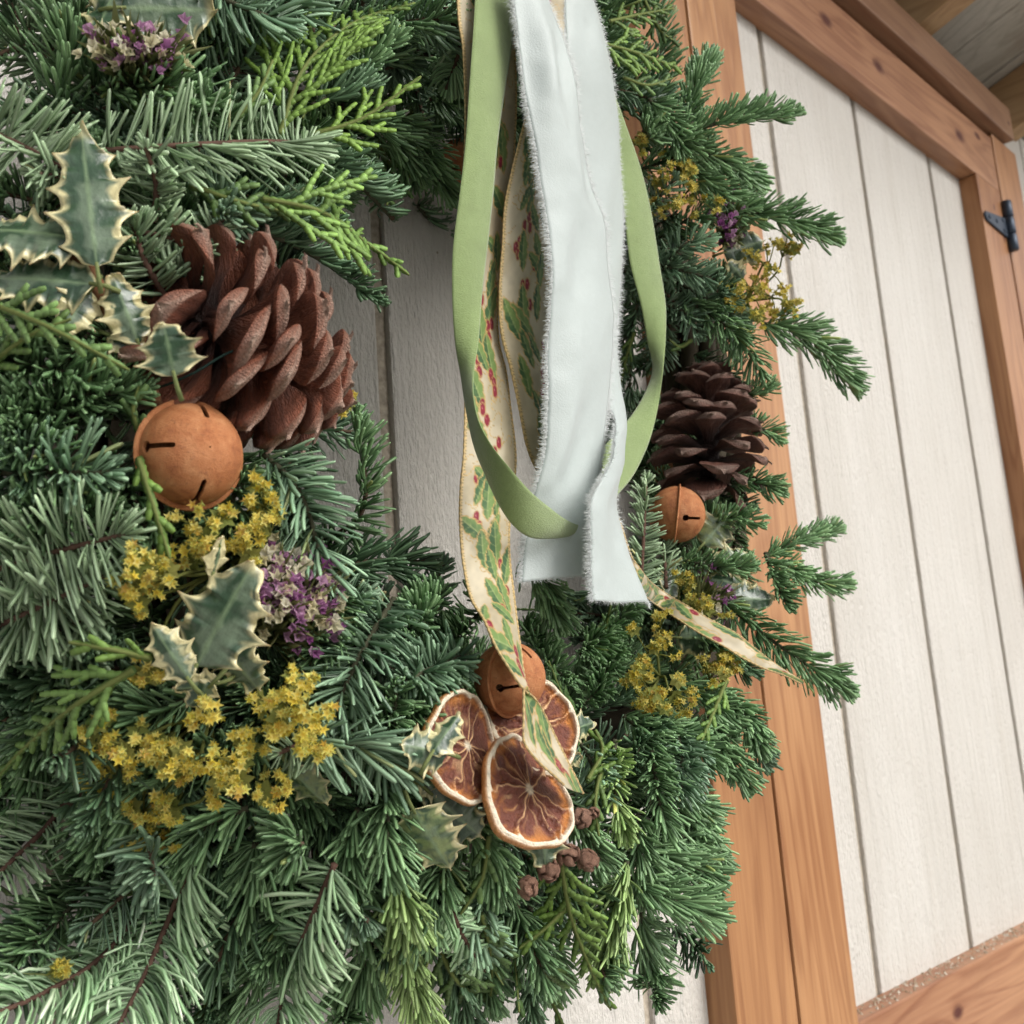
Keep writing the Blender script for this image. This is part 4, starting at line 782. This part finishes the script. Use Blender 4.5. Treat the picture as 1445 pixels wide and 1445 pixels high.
yellow('yellow green flower cluster above the dark pine cone', (1060, 420, 0), [(1085, 375, 30, 10), (1060, 408, 28, 12), (1090, 415, 26, 10), (1075, 450, 22, 10), (1035, 412, 18, 10), (1105, 360, 20, 8), (1105, 435, 18, 8)], 5, .92)
yellow('olive yellow flower cluster below the ribbon tail, lower right', (935, 960, 0), [(915, 920, 30, 14), (900, 950, 26, 12), (945, 975, 32, 14), (930, 1005, 26, 12), (905, 985, 22, 12), (930, 890, 24, 10)], 6, .85)
yellow('small yellow flowers at the right end of the lower holly leaf', (1000, 950, 0), [(1015, 930, 24, 8), (1002, 958, 22, 8), (1000, 865, 22, 8), (975, 850, 20, 6), (960, 820, 16, 6)], 7, .85)
yellow('three loose yellow florets lying on fir needles at bottom left', (90, 1368, 20), [(85, 1366, 10, 30)], 8)
yellow('tiny yellow floret sprig caught on the big pine cone', (480, 575, 20), [(482, 570, 14, 30)], 9)
# ------------------------------------------------------------------ purple dried flowers
def statice(label, base, cen, rx, ry, off, n, seed):
    rs = np.random.RandomState(seed); p0 = on(*base); e = empty('purple_flower_bunch', p0); tag(e, label, 'flowers', 'bunches of dried purple flowers'); lf = Acc(); fl = Acc()
    for i in range(n):
        a = rs.uniform(0, 2 * np.pi); q = math.sqrt(rs.rand()); tx, ty = cen[0] + rx * q * math.cos(a), cen[1] + ry * q * math.sin(a)
        tip = on(tx, ty, off + 10 * (1 - q * q) + rs.uniform(-3, 3)); d = nrm(tip - p0)
        for j in range(6):
            s_ = p0 + (tip - p0) * rs.uniform(.3, .92); dd = nrm(d + .35 * rs.randn(3)); ln = rs.uniform(.009, .017); x, y, z = frame(dd, rs.randn(3)); w_ = rs.uniform(.0008, .0015)
            V = [s_, s_ + dd * ln * .5 + x * w_, s_ + dd * ln, s_ + dd * ln * .5 - x * w_, s_ + dd * ln * .5 + y * w_ * .6]; c = mix((.10, .13, .045), (.30, .31, .14), rs.rand()); lf.add(V, None, [[0, 1, 4], [1, 2, 4], [2, 3, 4], [3, 0, 4], [0, 3, 1], [1, 3, 2]], np.vstack([[c * .7], [c], [c * 1.4], [c], [c]]))
        tube(lf, [p0, (p0 + tip) / 2 + rs.randn(3) * .002, tip], .0005, 4, (.16, .18, .07), False)
        if i % 3 == 2: continue
        cream = rs.rand() < .36; nf = rs.randint(2, 6)
        for f_ in range(nf):
            q0 = tip + d * .003 + rs.randn(3) * .0024; z = nrm(d + scr(0, 0, .8) + .5 * rs.randn(3)); x, y, z = frame(z, rs.randn(3)); s = rs.uniform(.0016, .0028) * (1.1 if cream else 1)
            c = mix((.74, .68, .42), (.90, .86, .72), rs.rand()) if cream else mix((.30, .09, .27), (.72, .45, .64), rs.rand()); a_ = np.arange(10) * np.pi / 5; rr = s * np.where(np.arange(10) % 2 == 0, 1.0, .6) * rs.uniform(.7, 1.25, 10)
            V = np.vstack([q0 + rr[:, None] * (np.cos(a_)[:, None] * x + np.sin(a_)[:, None] * y) + (rs.uniform(-.2, .9, 10) * s)[:, None] * z, q0 - z * s * .7]); k = np.arange(10)
            fl.add(V, None, np.stack([k, (k + 1) % 10, np.full(10, 10)], 1), np.vstack([c * rs.uniform(.8, 1.25, (10, 1)), [c * .6]]))
    under(link('leaves', lf.mesh('leaves', False), MAT['petal'], kind='stuff'), e); under(link('petals', fl.mesh('petals', False), MAT['petal'], kind='stuff'), e)
statice('bunch of dried purple and cream flowers among fir at the top left', (190, 130, 0), (208, 72), 72, 24, 22, 46, 1)
statice('large bunch of dried purple and cream flowers right of the dark holly leaf', (370, 905, -6), (408, 845), 66, 72, 18, 88, 2)
statice('small dried purple flower spike on the right side above the dark pine cone', (1030, 350, -6), (1028, 312), 18, 38, 10, 26, 3)
statice('tiny purple flowers by the ribbon tail on the right', (985, 860, -6), (1003, 838), 28, 26, 6, 18, 4)
# ------------------------------------------------------------------ little woody cones
def cone_bit_mesh():
    bm = bmesh.new(); bmesh.ops.create_icosphere(bm, subdivisions=2, radius=1); rs = np.random.RandomState(4)
    for v in bm.verts:
        v.co.x *= .52; v.co.y *= .46; v.co.z *= .24
        if v.co.z > 0: v.co.z *= .7
        v.co.z += .10 * (v.co.x ** 2 + v.co.y ** 2) * -1
        v.co += Vector(rs.randn(3) * .045)
    me = bpy.data.meshes.new('cone_scale'); bm.to_mesh(me); bm.free()
    for p in me.polygons: p.use_smooth = True
    a = me.color_attributes.new('col', 'FLOAT_COLOR', 'POINT')
    for i, v in enumerate(me.vertices):
        c = mix((.19, .085, .052), (.60, .34, .235), min(1, max(0, .5 + v.co.z * 2 + .6 * rs.rand() - .3))); a.data[i].color = (*c, 1)
    me.materials.append(MAT['cone']); return me
CB = cone_bit_mesh()
for i, (x, y, rp, lab) in enumerate([(745, 1252, 16, 'leftmost of the little woody cones under the orange slices'), (775, 1228, 17, 'little woody cone beside the hanging holly leaf tip'), (800, 1206, 18, 'little woody cone right of the hanging holly leaf'), (829, 1214, 17, 'rightmost little woody cone, below the orange slice rim'), (821, 1155, 15, 'little woody cone touching the right rim of the front orange slice'), (838, 1147, 9, 'tiny woody cone at the right of the orange slices')]):
    rs = np.random.RandomState(40 + i); p = on(x, y, 30); R = rp * 1.12 / px_m(p); e = empty('cypress_cone', p); ax = nrm(scr(.3, .2, .8) + .5 * rs.randn(3)); X, Y, Zz = frame(ax); e.matrix_world = mat4(X, Y, Zz, p, R); tag(e, lab, 'cone', 'little woody cones')
    for j in range(11):
        t = (j + .5) / 11; zc = 1 - 2 * t; az = j * 2.4; d = Vector((math.sqrt(1 - zc * zc) * math.cos(az), math.sqrt(1 - zc * zc) * math.sin(az), zc)); o = bpy.data.objects.new('scale', CB); COL.objects.link(o); o.parent = e
        o.matrix_local = Matrix.Translation(d * .66) @ (d + Vector(rs.randn(3) * .28)).to_track_quat('Z', 'Y').to_matrix().to_4x4() @ Matrix.Scale(rs.uniform(.8, 1.05), 4)
# ------------------------------------------------------------------ ribbons
def strip(rows, ds, m, bulge=0.0, wrinkle=0.0, seed=0):
    Lp = np.array([at(*r[:3]) if r[2] is not None else on(r[0], r[1], r[6]) for r in rows]); Rp = np.array([at(*r[3:6]) if r[5] is not None else on(r[3], r[4], r[6]) for r in rows])
    a = cr(np.hstack([Lp, Rp]), 600); mid = (a[:, :3] + a[:, 3:]) / 2; cum = np.r_[0, np.cumsum(np.linalg.norm(np.diff(mid, axis=0), axis=1))]; n = int(cum[-1] / ds); s = np.linspace(0, cum[-1], n)
    a = np.stack([np.interp(s, cum, a[:, i]) for i in range(6)], 1); t = np.linspace(-1, 1, m); G = a[:, None, :3] * ((1 - t) / 2)[None, :, None] + a[:, None, 3:] * ((1 + t) / 2)[None, :, None]
    du = np.gradient(G, axis=0); dv = np.gradient(G, axis=1); nn = nrm(np.cross(du, dv)); w_ = np.linalg.norm(a[:, 3:] - a[:, :3], axis=1)
    SS = np.broadcast_to(s[:, None], (n, m)); TT = np.broadcast_to(t[None], (n, m)); Wd = np.broadcast_to(w_[:, None], (n, m)) / 2
    off = bulge * (1 - TT ** 2) + wrinkle * ((vn(np.stack([SS * 22, TT * 1.5 + SS * 9, SS * 0], -1), 1, seed) - .5) + .12 * (vn(np.stack([SS * 120, TT * 3, SS * 0], -1), 1, seed + 1) - .5))
    G = G + nn * off[..., None]; i = (np.arange(n - 1)[:, None] * m + np.arange(m - 1)[None]).ravel(); Q = np.stack([i, i + 1, i + m + 1, i + m], 1)
    return G, Q, SS, TT, Wd, nn
def ribbon(name, rows, mat, colf, ds=.0012, m=25, bulge=.001, wrinkle=.0, seed=0, thick=.00035):
    G, Q, SS, TT, Wd, nn = strip(rows, ds, m, bulge, wrinkle, seed); C = colf(SS, TT * np.maximum(Wd, .006), TT)
    o = link(name, mesh_np(name, G.reshape(-1, 3), Q, None, C.reshape(-1, 3)), mat); md = o.modifiers.new('t', 'SOLIDIFY'); md.thickness = thick; md.offset = 0
    return o, G, nn
def c_green(S_, t, T): return mix((.250, .335, .130), (.280, .370, .150), vn(np.stack([S_ * 900, t * 900, t * 0], -1), 1, 3)) * (1 + .06 * (np.abs(T) > .97))[..., None]
GREEN = [(672, -30, .176, 736, -30, .172), (668, 40, .176, 726, 40, .173), (664, 100, .175, 717, 100, .173), (657, 200, .172, 702, 200, .172), (649, 270, .169, 696, 270, .169), (639, 350, .165, 688, 350, .166), (638, 420, .161, 680, 420, .164),
 (642, 482, .158, 675, 482, .164), (650, 530, .156, 669, 528, .166), (656, 570, .156, 669, 562, .172), (668, 628, .160, 677, 598, .178), (684, 669, .165, 696, 632, .182), (703, 710, .170, 722, 664, .185), (723, 740, .172, 749, 694, .184), (745, 757, .172, 774, 715, .180), (770, 760, .170, 800, 734, .174), (800, 757, .166, 822, 741, .166),
 (830, 748, .158, 842, 728, .156), (852, 728, .150, 848, 700, .146), (872, 698, .145, 849, 668, .140), (889, 678, .143, 851, 634, .137), (904, 652, .142, 868, 613, .136), (919, 614, .141, 891, 586, .134), (930, 566, .140, 909, 556, .132), (936, 522, .140, 921, 520, .130), (939, 482, .138, 913, 480, .130), (939, 430, .138, 904, 430, .134), (930, 370, .140, 889, 370, .138), (919, 300, .144, 880, 300, .142), (905, 240, .146, 866, 240, .142), (886, 185, .148, 850, 190, .142), (862, 120, .150, 820, 120, .144), (832, 40, .154, 790, 40, .148), (806, -30, .156, 770, -30, .150)]
g, _, _ = ribbon('green_ribbon', GREEN, MAT['velvet'], c_green, .0012, 15, .0012, .0006, 2); tag(g, 'sage green ribbon hanging in a long open loop in front of the wreath', 'ribbon')
def c_white(S_, t, T): return np.broadcast_to((.55, .61, .59), S_.shape + (3,)) * (.96 + .06 * vn(np.stack([S_ * 900, t * 900, t * 0], -1), 1, 5))[..., None]
WA = [(726, -30, .186, 768, -30, .182), (730, 10, .186, 778, 10, .183), (737, 60, .186, 792, 60, .183), (749, 150, .185, 811, 150, .182), (758, 210, .183, 828, 210, .180), (763, 260, .181, 838, 260, .177), (768, 310, .179, 854, 310, .174), (771, 380, .177, 861, 380, .171), (773, 450, .175, 868, 450, .169), (773, 530, .172, 863, 530, .167), (770, 590, .169, 857, 590, .166), (764, 640, .166, 851, 640, .166), (753, 690, .163, 842, 690, .166), (747, 740, .160, 838, 740, .164), (741, 780, .158, 836, 780, .160), (735, 822, .158, 836, 810, .158)]
WB = [(795, -30, .172, 824, -30, .172), (797, 30, .172, 848, 30, .168), (800, 90, .171, 863, 90, .165), (808, 200, .160, 876, 200, .150), (815, 300, .154, 880, 300, .144), (818, 400, .149, 876, 400, .140), (815, 480, .146, 868, 480, .138), (838, 545, .150, 872, 545, .142), (860, 590, .162, 874, 592, .148), (861, 625, .172, 870, 630, .150), (856, 655, .180, 868, 660, .152), (843, 682, .184, 865, 688, .155), (830, 715, .184, 866, 718, .160), (831, 770, .182, 880, 772, .166), (833, 815, .182, 898, 815, .166), (836, 848, .182, 918, 856, .166)]
def fringe(name, par, G, nn, rng, n_end=True, ln=.0040):
    ac = Acc()
    for side in (0, -1):
        E_ = G[:, side]; O = nrm(G[:, side] - G[:, (1 if side == 0 else -2)]); T = nrm(np.gradient(E_, axis=0)); n = len(E_); k = int(n * 20); idx = rng.uniform(0, n - 1.01, k); i = idx.astype(int); f = (idx - i)[:, None]
        p = E_[i] * (1 - f) + E_[i + 1] * f; o_ = O[i]; t_ = T[i]; nx = nn[i, side]
        l = ln * rng.uniform(.35, 1.25, k)[:, None] * (.6 + .8 * vn(np.stack([idx * .09, idx * 0, idx * 0], -1), 1, side + 5))[:, None]; d = nrm(o_ + .45 * t_ * rng.randn(k, 1) + .12 * t_ + .5 * nx * rng.randn(k, 1)); d2 = nrm(d + .5 * rng.randn(k, 3) + .3 * t_); w_ = .00010
        V = np.zeros((k, 5, 3)); sdv = nrm(np.cross(d, nx)); V[:, 0] = p - o_ * .0006 + sdv * w_; V[:, 1] = p - o_ * .0006 - sdv * w_; V[:, 2] = p + d * l * .55 - sdv * w_ * .8; V[:, 3] = p + d * l * .55 + sdv * w_ * .8; V[:, 4] = p + d * l * .55 + d2 * l * .45
        b = np.arange(k)[:, None] * 5; ac.add(V.reshape(-1, 3), b + np.array([[0, 1, 2, 3]]), b + np.array([[3, 2, 4]]), (.66, .69, .68))
    if n_end:
        E_ = G[-1]; d0 = nrm(G[-1] - G[-3]); k = 240; idx = rng.uniform(0, len(E_) - 1.01, k); i = idx.astype(int); f = (idx - i)[:, None]; p = E_[i] * (1 - f) + E_[i + 1] * f; d = nrm(d0[i] + .5 * rng.randn(k, 3)); l = .0022 * rng.uniform(.3, 1.2, k)[:, None]; sdv = nrm(np.cross(d, nn[-1, i]))
        V = np.stack([p - d0[i] * .0005 + sdv * .00013, p - d0[i] * .0005 - sdv * .00013, p + d * l], 1); b = np.arange(k)[:, None] * 3; ac.add(V.reshape(-1, 3), None, b + np.array([[0, 1, 2]]), (.66, .69, .68))
    o = link(name, ac.mesh(name), MAT['silk'], kind='stuff'); o.parent = par; return o
rng = np.random.RandomState(9)
for rows, lab, sd in ((WA, 'white silk ribbon with frayed edges, the wider strand in front', 3), (WB, 'white frayed silk ribbon behind, its tail ending lower beside the green loop', 7)):
    o, G, nn = ribbon('white_ribbon', rows, MAT['silk'], c_white, .0012, 25, .0040, .0068, sd); tag(o, lab, 'ribbon', 'frayed white silk ribbons'); fringe('frayed_edge', o, G, nn, rng)
# holly print ribbon with wired gold edges
GOLD = np.array((.50, .335, .12))
def c_print(seed):
    rs = np.random.RandomState(seed)
    def f(S_, t, T):
        tot = S_.max(); hwid = float(np.median(np.abs(t).max(1))); P = np.stack([S_, t, t * 0], -1); mot = vn(P, 420, seed); C = mix((.50, .43, .29), (.64, .57, .42), sm(.3, .7, vn(P, 110, seed + 1))) * (.92 + .16 * mot)[..., None]
        gl = .6 + .9 * vn(P, 2600, seed + 5)
        for k in range(int(tot / .005)):                     # gold scrolls
            cs, ct = rs.uniform(0, tot), rs.uniform(-hwid, hwid); rr = rs.uniform(.003, .007); d = np.hypot(S_ - cs, (t - ct) * 1.1); a = np.arctan2(t - ct, S_ - cs)
            C = mix(C, np.broadcast_to(GOLD, C.shape) * gl[..., None], .8 * sm(.0005, .0002, np.abs(d - rr * (.8 + .25 * np.sin(3 * a)))) * (np.sin(a + rs.uniform(0, 6)) > -.3))
        s0 = .004
        while s0 < tot:
            for q in range(2):
                cs = s0 + rs.uniform(-.004, .004); ct = rs.uniform(-.75, .75) * hwid; an = rs.uniform(-.5, .5) + (0 if q else .5); Ll = rs.uniform(.008, .013); ca, sa = math.cos(an), math.sin(an); x = ((S_ - cs) * ca + (t - ct) * sa) / Ll; y = (-(S_ - cs) * sa + (t - ct) * ca) / Ll
                hw = .38 * np.clip(1 - x * x, 0, 1) ** .8 * (.74 + .26 * np.abs(np.sin(x * 6.5))); d = np.abs(y) - hw
                C = mix(C, np.broadcast_to(GOLD * 1.1, C.shape) * gl[..., None], .9 * sm(.075, .02, d) * (np.abs(x) < 1.04)); gc = mix((.055, .135, .05), (.19, .30, .085), sm(.2, .8, vn(P, 260, seed + k + q) + .25 * np.sign(y)))
                gc = mix(gc, np.broadcast_to((.34, .42, .16), gc.shape), .8 * sm(.05, .01, np.abs(y)) + .45 * sm(.05, .0, np.abs(((x + .55 * np.abs(y)) * 2.6) % 1 - .5) / 2.6))
                C = mix(C, gc, sm(.0, -.045, d) * (np.abs(x) < 1))
            bs, bt = s0 + rs.uniform(.006, .012), rs.uniform(-.6, .6) * hwid
            for b in range(rs.choice([1, 3, 3])):
                cs, ct = bs + rs.uniform(-.003, .003) * (b > 0) + .0036 * b, bt + (rs.uniform(-.004, .004) if b else 0); d = np.hypot((S_ - cs) / .0029, (t - ct) / .0018)
                C = mix(C, np.broadcast_to(GOLD * 1.1, C.shape), .8 * sm(1.35, 1.1, d)); C = mix(C, mix((.34, .02, .045), (.22, .012, .03), vn(P, 500, b)), sm(1.08, .92, d)); C = mix(C, np.broadcast_to((.62, .25, .25), C.shape), .7 * sm(.34, .1, np.hypot((S_ - cs + .0007) / .0026, (t - ct + .0004) / .0017)))
            s0 += rs.uniform(.011, .015)
        bead = .55 + .6 * (np.sin(S_ * 2 * np.pi / .0016) > -.2); C = mix(C, np.broadcast_to((.62, .46, .21), C.shape) * bead[..., None], sm(.90, .94, np.abs(T)))
        return C
    return f
C1 = [(645, -30, .172, 722, -30, .168), (648, 30, .171, 724, 30, .167), (654, 70, .170, 726, 70, .166), (656, 140, .167, 728, 140, .163), (655, 200, .164, 726, 200, .160), (652, 270, .160, 722, 270, .156), (648, 350, .156, 712, 350, .152), (646, 430, .153, 702, 430, .150), (650, 482, .152, 703, 482, .149), (654, 530, .152, 714, 525, .148), (657, 572, .152, 720, 570, .148), (655, 642, .152, 728, 640, .149), (650, 695, .153, 725, 690, .150), (650, 749, .156, 719, 742, .154), (655, 802, .162, 719, 790, .160), (665, 845, .170, 724, 836, .166), (683, 875, .178, 728, 872, .174), (700, 913, .186, 732, 905, .180), (722, 948, .192, 737, 946, .184), (737, 970, .192, 740, 962, .188), (756, 988, .188, 740, 982, .194), (770, 1012, .186, 740, 1014, .197), (786, 1044, .186, 741, 1048, .199), (800, 1072, .187, 762, 1076, .200), (812, 1096, .188, 780, 1092, .200), (823, 1120, .189, 796, 1107, .200)]
C2 = [(725, -30, .178, 800, -30, .172), (734, 40, .177, 806, 40, .170), (746, 110, .176, 812, 110, .168), (746, 150, .175, 808, 150, .166), (735, 195, .172, 796, 195, .163), (722, 247, .168, 786, 247, .160), (713, 293, .164, 780, 293, .157), (710, 350, .161, 776, 350, .155), (706, 410, .158, 774, 410, .153), (708, 467, .156, 780, 467, .151), (722, 522, .154, 790, 522, .149), (734, 582, .152, 798, 578, .147), (744, 632, .150, 806, 626, .145), (762, 672, .148, 822, 660, .144), (795, 715, .147, 846, 695, .144), (838, 762, .148, 872, 732, .146), (872, 805, .152, 886, 772, .152), (899, 832, .156, 903, 804, .158), (924, 852, None, 932, 833, None, 36), (954, 872, None, 966, 854, None, 36), (986, 893, None, 1000, 874, None, 36), (1019, 911, None, 1038, 894, None, 36), (1045, 927, None, 1056, 908, None, 36), (1077, 943, None, 1084, 930, None, 34), (1106, 953, None, 1108, 946, None, 32), (1130, 965, None, 1133, 961, None, 30)]
for rows, lab, sd in ((C1, 'holly print ribbon with gold edges, its twisted tail pointing down over the orange slices', 4), (C2, 'holly print ribbon with gold edges, its tail curving out to the right', 9)):
    o, G, nn = ribbon('printed_ribbon', rows, MAT['print'], c_print(sd), .0007, 45, .0012, .0012, sd, .0003); tag(o, lab, 'ribbon', 'holly print ribbons')
    for sde in (0, -1):
        ac = Acc(); E_ = G[::2, sde]; kk = len(E_); tube(ac, E_, .00045 * (1 + .35 * (np.arange(kk) % 2)), 5, np.array((.60, .44, .20)) * (.7 + .5 * (np.arange(kk) % 2))[:, None]); w_ = link('wired_edge', ac.mesh('wired_edge'), MAT['print']); w_.parent = o
# dark green binding wire over the big cone
ac = Acc(); tube(ac, cr([on(120, 560, 4), on(205, 552, 12), on(270, 528, 30), on(330, 495, 34), on(395, 486, 30), on(450, 478, 10)], 40), .00045, 6, (.010, .028, .022)); o = link('binding_wire', ac.mesh('binding_wire'), MAT['twig']); tag(o, 'thin dark green wire tied round the big pine cone', 'wire')
